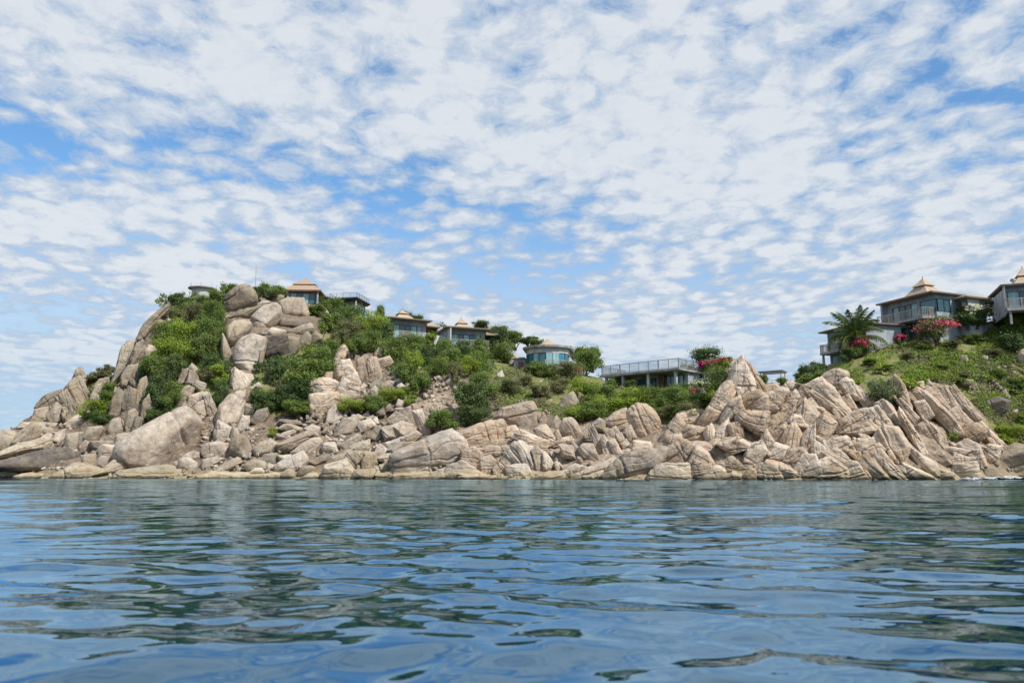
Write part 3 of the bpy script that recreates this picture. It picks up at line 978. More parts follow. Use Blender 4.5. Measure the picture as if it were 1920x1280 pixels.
# --- smaller boulders of the shore jumbles that nothing sets apart
JUMBLES = {
    ('boulder', 'small pale boulder in the jumble at the far left shore', 'boulders of the far left shore jumble'): '''
135,802 140,789 166,782 168,800 140,808
119,797 140,780 166,771 173,785 140,802
60,831 90,812 98,816 96,830 78,836
99,828 105,812 121,805 123,819 110,832
121,832 125,815 156,811 153,836 140,848 124,847
154,822 165,802 190,799 196,808 185,824 165,832
149,837 160,825 176,835 166,850 151,850
169,827 210,827 215,835 190,847 174,842
154,863 158,852 179,851 181,869 165,875
177,871 190,855 221,857 224,867 190,878
0,886 14,879 32,885 35,896 0,901
-40,890 -20,880 4,884 6,900 -40,901
216,832 220,815 242,811 243,832
70,806 84,800 100,804 98,814 80,816
128,790 134,768 141,773 139,792''',
    ('boulder', 'small boulder in the middle scree above the shore boulders', 'small boulders of the middle scree'): '''
568,804 586,795 600,801 597,813 586,817
598,799 613,792 617,797 605,805
603,812 610,801 626,796 626,807 614,814
624,794 636,788 639,793 627,799
660,782 671,776 687,783 675,791
685,782 700,778 700,788 688,788
699,787 707,781 712,798 705,799
712,791 727,792 720,801
573,791 582,785 597,792 586,798
615,815 621,807 626,815 619,819
606,824 611,815 623,823 621,829
632,829 638,821 645,825 639,833
520,854 546,852 541,862 527,869
466,887 478,877 491,877 498,886
501,874 508,869 518,874 514,882
610,873 617,859 650,847 650,868 638,878
586,783 592,775 609,776 602,787
611,794 616,770 630,759 645,782 628,794
480,627 491,621 501,628 487,632
474,576 494,564 507,567 500,575''',
    ('boulder', 'small boulder on the slope beside the pillar rocks', 'small boulders beside the pillar rocks'): '''
672,725 682,718 688,724 682,733 674,732
679,734 684,729 690,745 681,745
695,731 702,723 709,730 707,746 697,745
693,722 713,709 721,730 708,732
718,720 727,712 740,716 736,725 721,725
738,714 748,709 759,715 754,721 740,721
744,723 752,718 761,725 757,732 747,730
652,670 656,661 661,664 661,673 655,674
663,674 667,666 674,667 674,676 667,677
678,672 682,665 691,666 691,673 683,675
678,681 681,672 688,674 688,681
704,774 719,761 723,778 709,780
719,766 731,756 735,768 722,773
730,771 744,764 756,764 754,771
724,787 742,771 748,775 730,794
741,761 747,748 762,756 752,765
772,758 781,756 786,769 775,771''',
    ('boulder', 'small boulder in a cleft of the left slope', 'small boulders of the left slope'): '''
286,601 295,589 313,593 306,608 289,608
305,576 315,564 325,569 323,579 311,580
315,586 324,579 333,586 328,593 318,592
311,606 315,597 325,601 323,611 314,611
313,593 330,589 333,598 318,604
270,661 278,647 291,649 294,662 282,677 272,677
461,731 485,716 491,727 472,736
459,754 475,734 483,737 481,757 465,759
454,763 462,756 486,761 476,779 455,779
469,792 482,770 501,764 504,780 490,799
454,791 457,779 468,779 468,797
431,827 436,800 446,804 450,820 440,832''',
    ('boulder', 'small pale boulder lying on the cream shore ledges', 'small boulders on the cream shore ledges'): '''
949,800 966,797 974,807 962,815
1039,817 1046,805 1053,819 1044,826
1164,832 1174,822 1181,833 1169,843
1170,845 1178,840 1184,845 1179,851
1700,729 1715,718 1731,715 1733,728
1729,713 1741,710 1749,723 1732,727
1745,728 1755,719 1765,728 1750,733
1705,731 1721,725 1734,732 1717,735''',
}

ORD = 'first second third fourth fifth sixth seventh eighth ninth tenth eleventh twelfth thirteenth fourteenth fifteenth sixteenth seventeenth eighteenth nineteenth twentieth'.split()
TENS = {20: 'twenty', 30: 'thirty'}


def ordinal(i, n):
    if n == 1: return 'only'
    if i == 0: return 'leftmost'
    if i == n - 1: return 'rightmost'
    w = ORD[i] if i < 20 else TENS[(i + 1) // 10 * 10] + '-' + ORD[(i + 1) % 10 - 1]
    return w + ' from left,'


for ln in BOULDERS.strip().splitlines():
    lab, mat, p, pts = ln.split('|')
    P_ = pts_of(pts)
    p = float(p)
    sz = math.sqrt((max(q[0] for q in P_) - min(q[0] for q in P_)) * (max(q[1] for q in P_) - min(q[1] for q in P_)))
    o = stone('boulder', P_, mat, None, p, 0.95 if p < 10 else 0.85, 0.040 if p < 9 else 0.055, 1 if sz > 30 else 0)
    tag(o, lab, 'boulder', 'named boulders of the headland')
for (nm, lab, grp), txt in JUMBLES.items():
    lns = sorted(txt.strip().splitlines(), key=lambda l: np.mean([q[0] for q in pts_of(l)]))
    for j, ln in enumerate(lns):
        o = stone(nm, pts_of(ln), random.Random(sum(map(ord, ln))).choice(['pale', 'pale', 'grey']) if 'cream' not in lab else 'warm', None, 11, 0.9, 0.05)
        tag(o, ordinal(j, len(lns)) + ' ' + lab, 'boulder', grp)

# --- jointed outcrops: one thing each, every block of it a part
OUTCROPS = {
    ('jagged tan crag with slanting joints on the left ridge', 'grey', 14, 2, 'slab'): '''
56,794 66,768 88,764 94,785 85,796
66,763 80,745 112,732 119,745 95,773 77,775
87,778 105,755 121,760 119,794 95,796
112,742 125,731 147,775 139,788 120,768
121,730 140,712 162,760 151,775 137,758
137,714 150,706 173,745 163,762
135,715 144,694 153,690 165,715 168,748 155,742
123,788 132,765 141,772 139,794 126,798
165,772 172,740 182,722 195,720 197,745 182,762
176,728 186,712 204,708 206,724 196,738''',
    ('tall grey buttress on the left skyline, below the smooth ridge slabs', 'grey', 10, 2, 'block'): '''
208,722 228,655 240,641 257,643 252,672 235,694 221,732
238,694 252,660 269,653 272,674 262,688 245,696
250,648 268,638 273,656 262,664 248,657
228,704 240,687 258,684 266,700 262,722 245,730 230,726
253,746 262,715 273,706 278,726 269,750 257,762
201,788 208,755 222,728 232,740 230,768 220,790 203,798
263,786 268,755 279,740 285,766 282,796 270,800
235,800 240,773 250,768 260,775 260,806 238,810
226,756 240,725 257,735 254,768 240,780 228,772
248,810 255,780 270,785 270,815
210,742 216,725 226,735 218,752''',
    ('smooth sloping slabs of the upper left skyline', 'grey', 11, 1, 'slab'): '''
252,642 268,610 298,582 312,573 316,582 300,602 276,634 264,644
254,644 271,612 292,600 288,614 270,644
282,618 296,598 310,604 300,622''',
    ('pale crag of broken blocks between the bushes, above the giant boulder', 'pale', 12, 2, 'block'): '''
333,718 340,694 353,691 347,717 340,722
336,692 340,680 353,663 357,672 354,692
348,724 355,694 369,704 374,716 363,729
361,724 368,713 386,719 392,731 375,738
353,692 360,681 369,690 374,702 362,703
326,770 335,735 350,724 370,733 356,747 346,769
350,764 355,742 379,734 384,742 371,758 360,766
356,782 362,765 378,751 390,755 392,777 375,792 361,789
383,750 392,737 404,760 409,780 399,789 389,774
376,740 388,734 397,745 391,757
338,764 348,752 354,772 342,779''',
    ('pale rock tower of stacked blocks left of the middle bushes', 'pale', 11, 2, 'block'): '''
432,720 440,691 458,701 473,722 463,736 440,736
433,696 441,689 451,703 449,722 434,722
450,702 472,702 477,713 470,728 452,728
409,792 412,762 433,740 463,734 457,764 454,796 430,804
402,812 410,785 423,794 437,800 434,834 404,833
446,800 455,778 468,790 462,808 450,814''',
    ('tall jointed tan pillars rising above the middle scree', 'warm', 10, 2, 'pillar'): '''
581,724 587,714 602,710 620,713 631,720 634,740 620,748 600,744 584,750
582,742 600,737 631,737 636,750 626,771 605,784 584,786
603,713 613,699 625,698 634,709 634,722 616,718
618,700 627,674 636,656 647,651 652,661 652,677 640,682 631,700
629,700 640,679 656,677 665,699 670,710 650,713 633,724
633,736 644,712 667,703 673,719 672,748 651,752 634,755
669,680 680,672 690,708 686,716 674,718 669,699
688,686 695,671 707,672 715,699 714,713 694,714 689,698
707,675 729,669 739,685 726,690 716,699 711,688
699,672 709,653 716,653 728,668 708,674''',
    ('cracked block wall of squared joints beside the round green shrubs', 'pale', 15, 2, 'block'): '''
715,804 735,797 749,820 723,828
733,800 752,790 774,795 779,808 752,821
732,794 752,769 769,763 775,793 745,800
774,772 791,769 807,807 803,820 791,818
723,830 752,819 755,830 727,840
751,821 778,806 790,816 776,831 754,831
728,843 752,829 779,829 783,840 741,854
700,850 712,832 726,842 730,856 706,862''',
    ('yellowish bedrock ledge with vertical fissures at the waterline', 'yellow', 10, 3, 'block'): '''
604,901 612,872 648,863 666,886 666,904
647,860 653,848 680,846 684,857 680,882 662,882
679,860 686,847 702,850 707,871 698,890 679,886
646,847 665,831 692,825 692,847 660,853
656,904 666,882 702,878 710,904
699,860 719,851 743,850 741,866 720,868
712,872 738,866 743,885 715,888
704,889 739,883 743,904 706,904''',
    ('long smooth pale slab sloping to the sea, with a flat top', 'pale', 12, 1, 'slab'): '''
739,850 778,834 809,817 850,813 861,821 871,837 868,868 841,876 817,892 742,889
740,889 800,884 815,904 738,904
793,904 825,881 866,866 906,890 908,905
803,821 830,809 847,804 854,815 819,824''',
    ('streaked cream dome and fissured ledges in the middle of the shore', 'warm', 10, 3, 'block'): '''
860,821 872,808 903,795 939,790 949,802 961,819 944,838 888,842 870,844
867,846 889,839 904,852 905,878 866,880
887,843 942,835 954,842 943,856 916,860
901,862 919,855 933,870 924,892 903,893
925,877 950,851 960,865 961,892 931,895
961,822 980,807 1007,818 1026,826 1022,841 983,829
977,829 1024,828 1024,843 1000,846
997,811 1012,799 1027,796 1037,816 1043,825 1027,833 1012,819
1020,840 1054,822 1069,819 1076,828 1047,838
862,903 870,876 905,882 930,890 985,892 985,904''',
    ('grey upright dome and leaning cream columns on the shore', 'pale', 11, 2, 'column'): '''
948,848 963,829 980,829 993,842 1010,888 996,896 975,880 950,875
950,872 987,868 998,894 953,895
995,847 1008,838 1020,850 1020,889 1007,892
1017,852 1024,849 1038,869 1029,888 1018,889
1025,840 1052,833 1073,837 1078,858 1082,872 1066,874 1059,858 1034,853
1068,838 1076,829 1092,850 1088,865 1078,861
1085,840 1096,833 1112,833 1124,864 1116,870 1092,859
1079,830 1093,811 1098,834 1085,841
1093,812 1107,799 1115,816 1121,836 1096,836
1105,805 1112,799 1128,828 1136,856 1121,857
1104,801 1124,784 1134,791 1135,814 1126,822 1115,805
1126,825 1133,816 1152,850 1132,856
1134,810 1154,799 1162,812 1147,825 1137,821
1140,827 1151,822 1168,850 1151,854
1154,814 1165,811 1171,823 1163,838
1168,811 1182,796 1193,820 1180,834
1030,880 1048,862 1078,870 1092,862 1108,872 1080,892 1040,896''',
    ('broad twin-topped cream dome beside the leaning columns', 'warm', 8, 2, 'block'): '''
1133,794 1147,777 1174,765 1179,781 1184,799 1169,806 1156,805
1175,775 1188,762 1204,757 1218,763 1233,780 1238,797 1231,814 1220,832 1193,826 1181,791
1189,826 1218,829 1221,842 1185,848
1180,842 1192,826 1198,840 1186,850''',
    ('long bare rock ramp sloping into the water', 'pale', 9, 1, 'slab'): '''
1056,904 1094,882 1130,866 1152,860 1142,882 1128,904
1122,902 1145,869 1172,851 1246,838 1251,857 1240,873 1210,894 1150,905
980,906 1027,885 1060,883 1066,905
1210,900 1235,872 1262,871 1292,890 1292,905 1212,905''',
    ('low pale bedrock shelf along the left waterline', 'yellow', 9, 1, 'slab'): '''
92,896 140,868 156,867 196,882 204,904 150,906 92,904
28,892 60,886 92,890 94,904 28,904
205,904 228,881 300,872 332,876 362,890 372,905 210,906
176,890 215,862 247,862 249,874 215,888
352,904 400,884 470,889 535,894 538,906 352,906
430,904 469,890 517,886 536,894 536,906''',
    ('high cream peaked crag with cracked faces in the right middle', 'warm', 9, 3, 'block'): '''
1345,732 1355,701 1372,680 1390,672 1384,700 1364,728
1360,724 1378,690 1392,674 1412,720 1416,740 1385,749 1368,745
1388,673 1405,680 1420,701 1440,726 1437,744 1411,738 1399,706
1310,791 1337,748 1361,717 1377,728 1371,754 1347,801 1316,805
1366,755 1386,744 1393,773 1367,789 1346,801
1384,748 1419,734 1436,744 1436,775 1396,782 1388,771
1433,724 1454,719 1463,730 1437,742
1432,742 1464,728 1477,734 1457,773 1433,778
1455,784 1470,755 1490,732 1499,748 1478,777
1464,730 1482,713 1498,723 1495,739 1469,737
1441,818 1473,780 1491,757 1485,786 1450,822
1374,789 1396,774 1443,774 1434,808 1428,826 1400,836 1385,795
1339,812 1365,785 1369,818 1346,832
1364,799 1388,789 1401,832 1375,832
1327,849 1345,835 1380,822 1407,836 1405,858 1390,867 1371,853 1340,864
1403,838 1427,828 1437,847 1418,875 1392,871
1425,826 1437,806 1450,828 1434,848
1338,876 1372,856 1398,878 1380,888
1236,870 1251,843 1279,826 1308,840 1292,877 1258,873
1288,877 1306,837 1326,846 1340,873 1314,885
1220,902 1234,871 1292,870 1299,904
1292,896 1302,864 1339,876 1324,900
1315,900 1341,872 1360,882 1356,905
1352,902 1374,884 1389,890 1384,906
1385,902 1404,876 1418,882 1418,905
1414,902 1427,870 1455,872 1468,903
1238,834 1254,799 1270,779 1287,805 1271,834
1260,794 1275,774 1301,769 1313,785 1290,809
1293,776 1310,765 1322,770 1313,789 1299,789
1278,819 1290,799 1327,805 1322,828 1289,839
1323,804 1335,795 1348,830 1330,839 1320,817
1243,849 1250,819 1276,814 1282,842 1261,864
1288,854 1300,829 1331,831 1343,846 1315,864''',
    ('great layered crag with slabs dipping to the right, at the right shore', 'warm', 14, 3, 'slab'): '''
1538,715 1552,699 1568,694 1587,701 1590,718 1574,736 1560,730
1572,724 1586,711 1600,715 1627,768 1606,772 1588,746 1575,743
1595,716 1610,724 1632,746 1647,758 1634,768 1623,769
1579,747 1592,741 1609,769 1594,770
1483,758 1502,727 1536,711 1548,722 1522,743 1500,756
1518,742 1545,718 1562,729 1591,770 1591,780 1572,792 1550,768 1528,753
1517,752 1538,743 1557,766 1546,778
1509,759 1522,748 1544,773 1535,788 1519,768
1486,790 1511,751 1525,766 1537,783 1529,801 1507,816
1467,799 1490,778 1503,780 1514,796 1506,817 1489,803
1445,817 1471,793 1478,806 1466,828 1448,836
1463,833 1477,805 1490,793 1505,820 1503,840 1480,849
1502,849 1505,817 1527,795 1526,832 1511,857
1524,800 1545,773 1566,794 1558,812 1541,828 1524,833
1550,772 1573,787 1562,800 1543,777
1558,807 1577,785 1595,795 1587,805 1567,813
1575,788 1602,771 1623,767 1628,788 1602,801 1591,798
1621,772 1646,763 1670,796 1647,818 1622,791
1564,820 1592,801 1629,789 1650,815 1629,827 1603,820 1573,827
1642,761 1655,751 1672,762 1694,797 1667,800
1538,840 1556,825 1586,819 1595,834 1576,849 1549,854
1583,832 1606,825 1634,821 1639,831 1614,847 1591,842
1582,841 1611,847 1619,864 1588,864
1616,845 1646,832 1659,843 1644,864 1629,857
1522,845 1531,829 1545,837 1552,854 1532,865
1542,848 1570,841 1601,869 1590,879 1554,864
1633,834 1660,802 1683,805 1703,836 1692,875 1664,855
1680,809 1700,811 1748,865 1780,888 1756,897 1719,869 1698,843
1662,853 1694,868 1702,842 1745,892 1738,905 1699,905 1677,884
1637,864 1655,847 1694,892 1694,904 1649,885
1597,872 1625,853 1665,898 1620,905
1567,895 1590,867 1606,869 1630,904 1573,905
1506,897 1530,869 1550,861 1584,880 1585,905 1512,905
1487,884 1505,854 1527,854 1533,867 1504,895
1437,853 1455,831 1478,840 1473,864 1443,866
1467,869 1480,844 1507,839 1513,860 1489,874
1428,886 1440,864 1466,869 1490,886 1484,902 1436,902
1683,755 1692,750 1734,796 1730,803 1714,799 1692,768
1669,719 1680,708 1696,720 1700,733 1735,790 1722,786 1692,752 1681,742
1715,756 1733,752 1751,778 1733,792
1730,784 1748,774 1760,806 1784,824 1781,840 1760,849 1746,822
1715,801 1730,793 1745,819 1729,828
1690,770 1714,796 1728,826 1748,856 1735,862 1706,820 1688,790
1719,740 1741,738 1775,770 1806,811 1784,814 1746,776
1740,740 1762,740 1783,767 1773,777 1749,754
1760,738 1773,728 1799,765 1780,776
1776,777 1796,764 1827,796 1802,812
1784,732 1793,727 1838,783 1824,797 1796,766
1781,833 1802,807 1829,795 1850,806 1840,823 1802,837
1781,838 1813,825 1841,838 1821,857 1786,851
1832,799 1843,793 1879,828 1874,840 1851,833
1743,854 1762,845 1782,868 1766,874
1759,848 1784,838 1816,845 1795,858
1775,866 1795,852 1825,860 1814,873 1783,877
1817,857 1838,840 1850,873 1829,880
1835,845 1856,834 1877,838 1871,857 1847,873
1781,894 1787,873 1828,867 1836,890 1836,903 1781,903
1745,897 1760,880 1786,886 1786,903 1745,904''',
}
OUT_OBJ = {}
for (lab, mat, p, gr, nm), txt in OUTCROPS.items():
    lines = [pts_of(l) for l in txt.strip().splitlines()]
    xs = [q[0] for l in lines for q in l]; ys = [q[1] for l in lines for q in l]
    cx = sum(xs) / len(xs); yb = min(max(ys), 898)
    base = at(cx, yb, depth(cx, yb))
    e = empty('rock_outcrop', base)
    tag(e, lab, 'outcrop', 'jointed rock outcrops')
    OUT_OBJ[lab] = e
    for k, l in enumerate(lines):
        rr = random.Random(k * 13 + int(cx))
        stone(nm, l, mat, e, p + rr.uniform(-1.5, 2), 0.72 if mat == 'warm' else 0.9, 0.05, gr if rr.random() < 0.85 else 1, blocks={'warm': 0.048, 'yellow': 0.05, 'pale': 0.04, 'grey': 0.04}[mat], grow=1.2 if mat == 'warm' else 1.12, tiltmax=30)

# --- splintered slivers that fill the broken zones of the big crags
rr = random.Random(5)
for key, zone, n, ang, asp, nm, sz in (
        ('great layered', [(1540, 822), (1650, 812), (1700, 850), (1740, 892), (1600, 896), (1530, 870)], 18, 0.85, 2.6, 'sliver', (11, 22)),
        ('great layered', [(1785, 812), (1840, 795), (1876, 835), (1835, 885), (1770, 888), (1750, 860)], 16, 0.55, 2.2, 'sliver', (10, 20)),
        ('great layered', [(1500, 752), (1560, 730), (1590, 775), (1540, 835), (1470, 840), (1470, 800)], 5, 0.9, 2.4, 'sliver', (10, 18)),
        ('high cream', [(1238, 842), (1275, 775), (1340, 790), (1400, 850), (1330, 890), (1240, 890)], 20, -0.7, 1.9, 'sliver', (10, 20)),
        ('high cream', [(1350, 730), (1390, 680), (1430, 730), (1430, 770), (1370, 790), (1330, 780)], 4, 1.05, 2.4, 'sliver', (10, 17)),
        ('streaked cream', [(868, 850), (950, 840), (1030, 840), (1030, 885), (920, 893), (870, 880)], 12, 1.2, 2.0, 'sliver', (9, 16)),
        ('grey upright', [(1020, 850), (1060, 838), (1120, 866), (1085, 886), (1030, 890)], 12, 1.1, 2.0, 'sliver', (8, 15)),
        ('yellowish bedrock', [(650, 850), (700, 850), (740, 866), (735, 890), (650, 892)], 16, 1.3, 1.7, 'sliver', (9, 15)),
        ('tall grey buttress', [(225, 700), (280, 720), (282, 800), (235, 805), (210, 770)], 14, 1.2, 2.2, 'sliver', (9, 17)),
        ('jagged tan', [(70, 760), (140, 712), (165, 755), (135, 790), (70, 790)], 16, 0.95, 2.6, 'sliver', (10, 17))):
    e = [o for l, o in OUT_OBJ.items() if l.startswith(key)][0]
    mt = e.children[0].data.materials[0].name
    mk = [k for k, v in M.items() if v.name == mt][0]
    x0, x1 = min(q[0] for q in zone), max(q[0] for q in zone); y0, y1 = min(q[1] for q in zone), max(q[1] for q in zone)
    c = 0
    while c < n:
        x, y = rr.uniform(x0, x1), rr.uniform(y0, y1)
        if not in_poly(np.array([x]), np.array([y]), zone)[0]: continue
        c += 1
        s = rr.uniform(*sz)
        poly = oval(x, y, s * math.sqrt(asp), s / math.sqrt(asp), 6, c, ang + rr.uniform(-0.3, 0.3))
        stone(nm, poly, mk, e, 13, 1.0, 0.05, 1, dY=-0.16 * s * 55 / F_PX - rr.uniform(0.0, 0.28), level=7)

# --- loose stones: the larger ones singly, the rest as rubble
protos = []
for k in range(12):
    a = oval(0, 0, 2, 2 * random.Random(k).uniform(0.55, 0.95), 7, k)
    protos.append(rock_mesh('loose_stone', np.array(a), 0.9, 11, 900 + k, 0.07, 0, 7))
STONE_ZONES = [
    ([(20, 800), (200, 790), (240, 840), (230, 880), (20, 880)], 40, (6, 12), 'loose stone in the far left shore jumble', 'pale'),
    ([(375, 790), (410, 780), (460, 800), (520, 800), (520, 880), (400, 880), (372, 840)], 46, (5, 11), 'loose stone around the dark upright egg-shaped boulder', 'pale'),
    ([(520, 785), (640, 770), (720, 770), (730, 840), (640, 860), (520, 870)], 60, (5, 12), 'loose stone of the middle scree', 'pale'),
    ([(690, 690), (760, 690), (770, 760), (700, 770), (670, 740)], 26, (5, 10), 'loose stone beside the pillar rocks', 'grey'),
    ([(785, 690), (850, 690), (860, 740), (840, 800), (800, 790), (780, 740)], 50, (5, 12), 'loose stone of the scree gully', 'pale'),
    ([(1780, 670), (1915, 670), (1900, 730), (1820, 730)], 18, (4, 9), 'loose stone in the grass of the right slope', 'grey'),
    ([(935, 700), (1040, 720), (1040, 780), (940, 780)], 14, (4, 9), 'loose stone in the dry grass slope', 'grey'),
]
RUB = []
rg = np.random.RandomState(8)
stone_count = 0
for zone, n, sz, lab, mk in STONE_ZONES:
    x0, x1 = min(q[0] for q in zone), max(q[0] for q in zone); y0, y1 = min(q[1] for q in zone), max(q[1] for q in zone)
    c = 0
    while c < n:
        x, y = rg.uniform(x0, x1), rg.uniform(y0, y1)
        if not in_poly(np.array([x]), np.array([y]), zone)[0]: continue
        c += 1; stone_count += 1
        Y = depth(x, y) - 0.25
        s = rg.uniform(*sz) * Y / F_PX * 0.5
        me = protos[rg.randint(12)]
        key = me.name + mk
        if key not in _ICO:
            m2 = me.copy(); m2.materials.clear(); m2.materials.append(M[mk]); _ICO[key] = m2
        o = link('loose_stone', _ICO[key], None, None, at(x, y, Y))
        o.scale = (s * rg.uniform(0.8, 1.3), s, s * rg.uniform(0.8, 1.1))
        o.rotation_euler = (rg.uniform(-0.5, 0.5), rg.uniform(-0.6, 0.6), rg.uniform(0, 6.28))
        tag(o, lab, 'stone', lab.replace('loose stone', 'loose stones'))
    for k in range(n * 4):
        x, y = rg.uniform(x0, x1), rg.uniform(y0, y1)
        if in_poly(np.array([x]), np.array([y]), zone)[0]: RUB.append((x, y, rg.uniform(1.5, 5)))
for k in range(420):                                    # along the foot of the rocks
    RUB.append((rg.uniform(-30, 1900), rg.uniform(868, 897), rg.uniform(2, 6)))
D3, F3 = ico(2)
Vs, Fs = [], []
for i, (x, y, s) in enumerate(RUB):
    Y = depth(x, y) - 0.1
    k = s * Y / F_PX
    q = D3 * (1 + 0.35 * _h(D3[:, 0] * 5, D3[:, 1] * 5, D3[:, 2] * 5, i)[:, None]) * k * rg.uniform(0.5, 1.0, 3)
    a = rg.uniform(0, 6.28)
    q = q @ np.array([[math.cos(a), math.sin(a), 0], [-math.sin(a), math.cos(a), 0], [0, 0, 1]])
    Vs.append(q + at(x, y, Y)); Fs.append(F3 + i * len(D3))
o = link('rubble', mesh_np('rubble', np.concatenate(Vs), np.concatenate(Fs), False), M['pale'])
tag(o, 'fine pale rubble lying between the boulders', 'rubble', kind='stuff')

# ------------------------------------------------------------------ buildings
class House:
    """local axes: x to the right along the front, y into the building, z up; origin at the front middle, floor level"""
    def __init__(s, name, label, px, py, Y, turn, cat='villa', group='hillside villas', k=1.0):
        loc = at(px, py, Y)
        az = math.atan2(loc[0], loc[1])
        s.e = empty(name, loc, -az + R(turn))
        s.e.scale = (k, k, k)
        tag(s.e, label, cat, group)

    def part(s, name, mb, mat, parent=None):
        return mb.build(name, M[mat], parent or s.e)

    def window(s, x0, x1, z0, z1, y=0.0, panes=3, mats=('glass',), side=None, fr=0.06):
        """a framed window; side='x' puts it in a wall that runs along y, at x=y-value"""
        def bx(mb, a0, a1, d0, d1, c0, c1):
            if side: mb.box(y + d0 * side, y + d1 * side, a0, a1, c0, c1) if d0 * side < d1 * side else mb.box(y + d1 * side, y + d0 * side, a0, a1, c0, c1)
            else: mb.box(a0, a1, y + d0, y + d1, c0, c1)
        f = MB()
        bx(f, x0 - fr, x1 + fr, -0.07, 0.05, z1, z1 + fr)
        bx(f, x0 - fr, x1 + fr, -0.07, 0.05, z0 - fr, z0)
        w = (x1 - x0) / panes
        for i in range(panes + 1):
            xx = x0 + i * w
            bx(f, xx - fr / 2, xx + fr / 2, -0.068, 0.048, z0, z1)
        fo = s.part('window', f, 'frame')
        for i in range(panes):
            g = MB()
            bx(g, x0 + i * w + fr / 2, x0 + (i + 1) * w - fr / 2, -0.012, 0.012, z0, z1)
            s.part('pane', g, mats[i % len(mats)], fo)
        return fo

    def rail(s, pts, h=0.95, z=0.0, mat='rail_wood', step=0.16, name='railing', post=0.08, bal=0.035):
        m = MB()
        for a, b in zip(pts, pts[1:]):
            a = Vector((*a, z)); b = Vector((*b, z))
            L = (b - a).length
            m.bar(a + Vector((0, 0, h)), b + Vector((0, 0, h)), 0.07, 0.06)
            m.bar(a + Vector((0, 0, 0.12)), b + Vector((0, 0, 0.12)), 0.05, 0.05)
            n = max(1, int(L / 1.3))
            for i in range(n + 1):
                p = a.lerp(b, i / n)
                m.bar(p, p + Vector((0, 0, h + 0.06)), post)
            k = max(1, int(L / step))
            for i in range(1, k):
                p = a.lerp(b, i / k)
                m.bar(p + Vector((0, 0, 0.13)), p + Vector((0, 0, h - 0.03)), bal)
        return s.part(name, m, mat)


def rect(hw, hd, cy, z, cx=0.0):
    return [(cx - hw, cy - hd, z), (cx + hw, cy - hd, z), (cx + hw, cy + hd, z), (cx - hw, cy + hd, z)]


def tier_roof(h, hw, hd, cy, z, rise_low, rise_mid, cap, mat='shingle', cx=0.0, k1=0.44, k2=0.19, fascia=0.13, finial=True):
    """flared eaves, a steep waist and a small separate cap, as on every villa here"""
    m = MB()
    m.rings([rect(hw * 0.985, hd * 0.985, cy, z - fascia, cx), rect(hw, hd, cy, z, cx), rect(hw * k1, hd * k1, cy, z + rise_low, cx), rect(hw * k2, hd * k2, cy, z + rise_low + rise_mid, cx)])
    ro = h.part('roof', m, mat)
    f = MB()
    f.rings([rect(hw * 0.99, hd * 0.99, cy, z - fascia - 0.03, cx), rect(hw * 0.998, hd * 0.998, cy, z - fascia * 0.3, cx)])
    h.part('fascia', f, 'fascia', ro)
    zc = z + rise_low + rise_mid
    n = MB()
    n.rings([rect(hw * k2 * 0.85, hd * k2 * 0.85, cy, zc - 0.05, cx), rect(hw * k2 * 0.85, hd * k2 * 0.85, cy, zc + 0.16, cx)])
    h.part('vent_neck', n, 'dark_timber', ro)
    c = MB()
    kc = k2 * 1.28
    c.rings([rect(hw * kc, hd * kc, cy, zc + 0.08, cx), rect(hw * kc * 0.45, hd * kc * 0.45, cy, zc + 0.08 + cap * 0.52, cx), rect(0.05, 0.05, cy, zc + 0.08 + cap, cx)])
    co = h.part('roof_cap', c, mat, ro)
    if finial:
        q = MB(); q.tube([(cx, cy, zc + cap), (cx, cy, zc + cap + 0.35)], [0.06, 0.02], 6)
        h.part('finial', q, 'timber', co)
    return ro


def deck(h, x0, x1, y0, z=0.0, posts=2, drop=2.2, th=0.28, mat='concrete', y1=0.15):
    h.part('deck', MB().box(x0, x1, y0, y1, z - th, z), mat)
    for i in range(posts):
        xx = x0 + 0.3 + (x1 - x0 - 0.6) * i / max(1, posts - 1)
        h.part('deck_post', MB().box(xx - 0.11, xx + 0.11, y0 + 0.15, y0 + 0.37, z - th - drop, z - th), mat)


# --- villa with a red-tinged roof on the hilltop
h = House('hilltop_villa', 'hilltop villa with orange two-tier roof behind the stacked boulders', 567, 572, 124, -12)
h.part('wall', MB().box(-2.25, -2.05, 0, 5, -1, 2.2).box(2.05, 2.25, 0, 5, -1, 2.2).box(-2.05, 2.05, 4.8, 5, -1, 2.2).box(-2.05, 2.05, 0.02, 0.2, 1.98, 2.2).box(-2.05, 2.05, 0.02, 0.2, -1, 0.1), 'render_wall')
h.window(-1.95, 1.95, 0.2, 1.92, 0.06, 4, ('glass_curtain', 'glass', 'glass_curtain', 'glass'))
h.window(0.4, 4.2, 0.2, 1.9, 2.26, 3, ('glass',), side=-1)
h.part('corner_post', MB().box(-2.55, -2.33, -0.5, -0.28, -1, 2.2), 'white_wall')
h.part('corner_post', MB().box(2.33, 2.55, -0.5, -0.28, -1, 2.2), 'white_wall')
m = MB()
m.rings([rect(2.9, 3.2, 2.4, 2.2), rect(2.95, 3.25, 2.4, 2.35), rect(1.75, 2.0, 2.4, 3.35)])
ro = h.part('roof', m, 'shingle_red')
h.part('fascia', MB().rings([rect(2.92, 3.22, 2.4, 2.10), rect(2.94, 3.24, 2.4, 2.30)]), 'timber', ro)
h.part('vent_neck', MB().rings([rect(1.6, 1.85, 2.4, 3.3), rect(1.6, 1.85, 2.4, 3.6)]), 'dark_timber', ro)
h.part('roof_cap', MB().rings([rect(1.85, 2.1, 2.4, 3.52), rect(1.0, 1.2, 2.4, 4.1), rect(0.05, 0.35, 2.4, 4.95)]), 'shingle_red', ro)

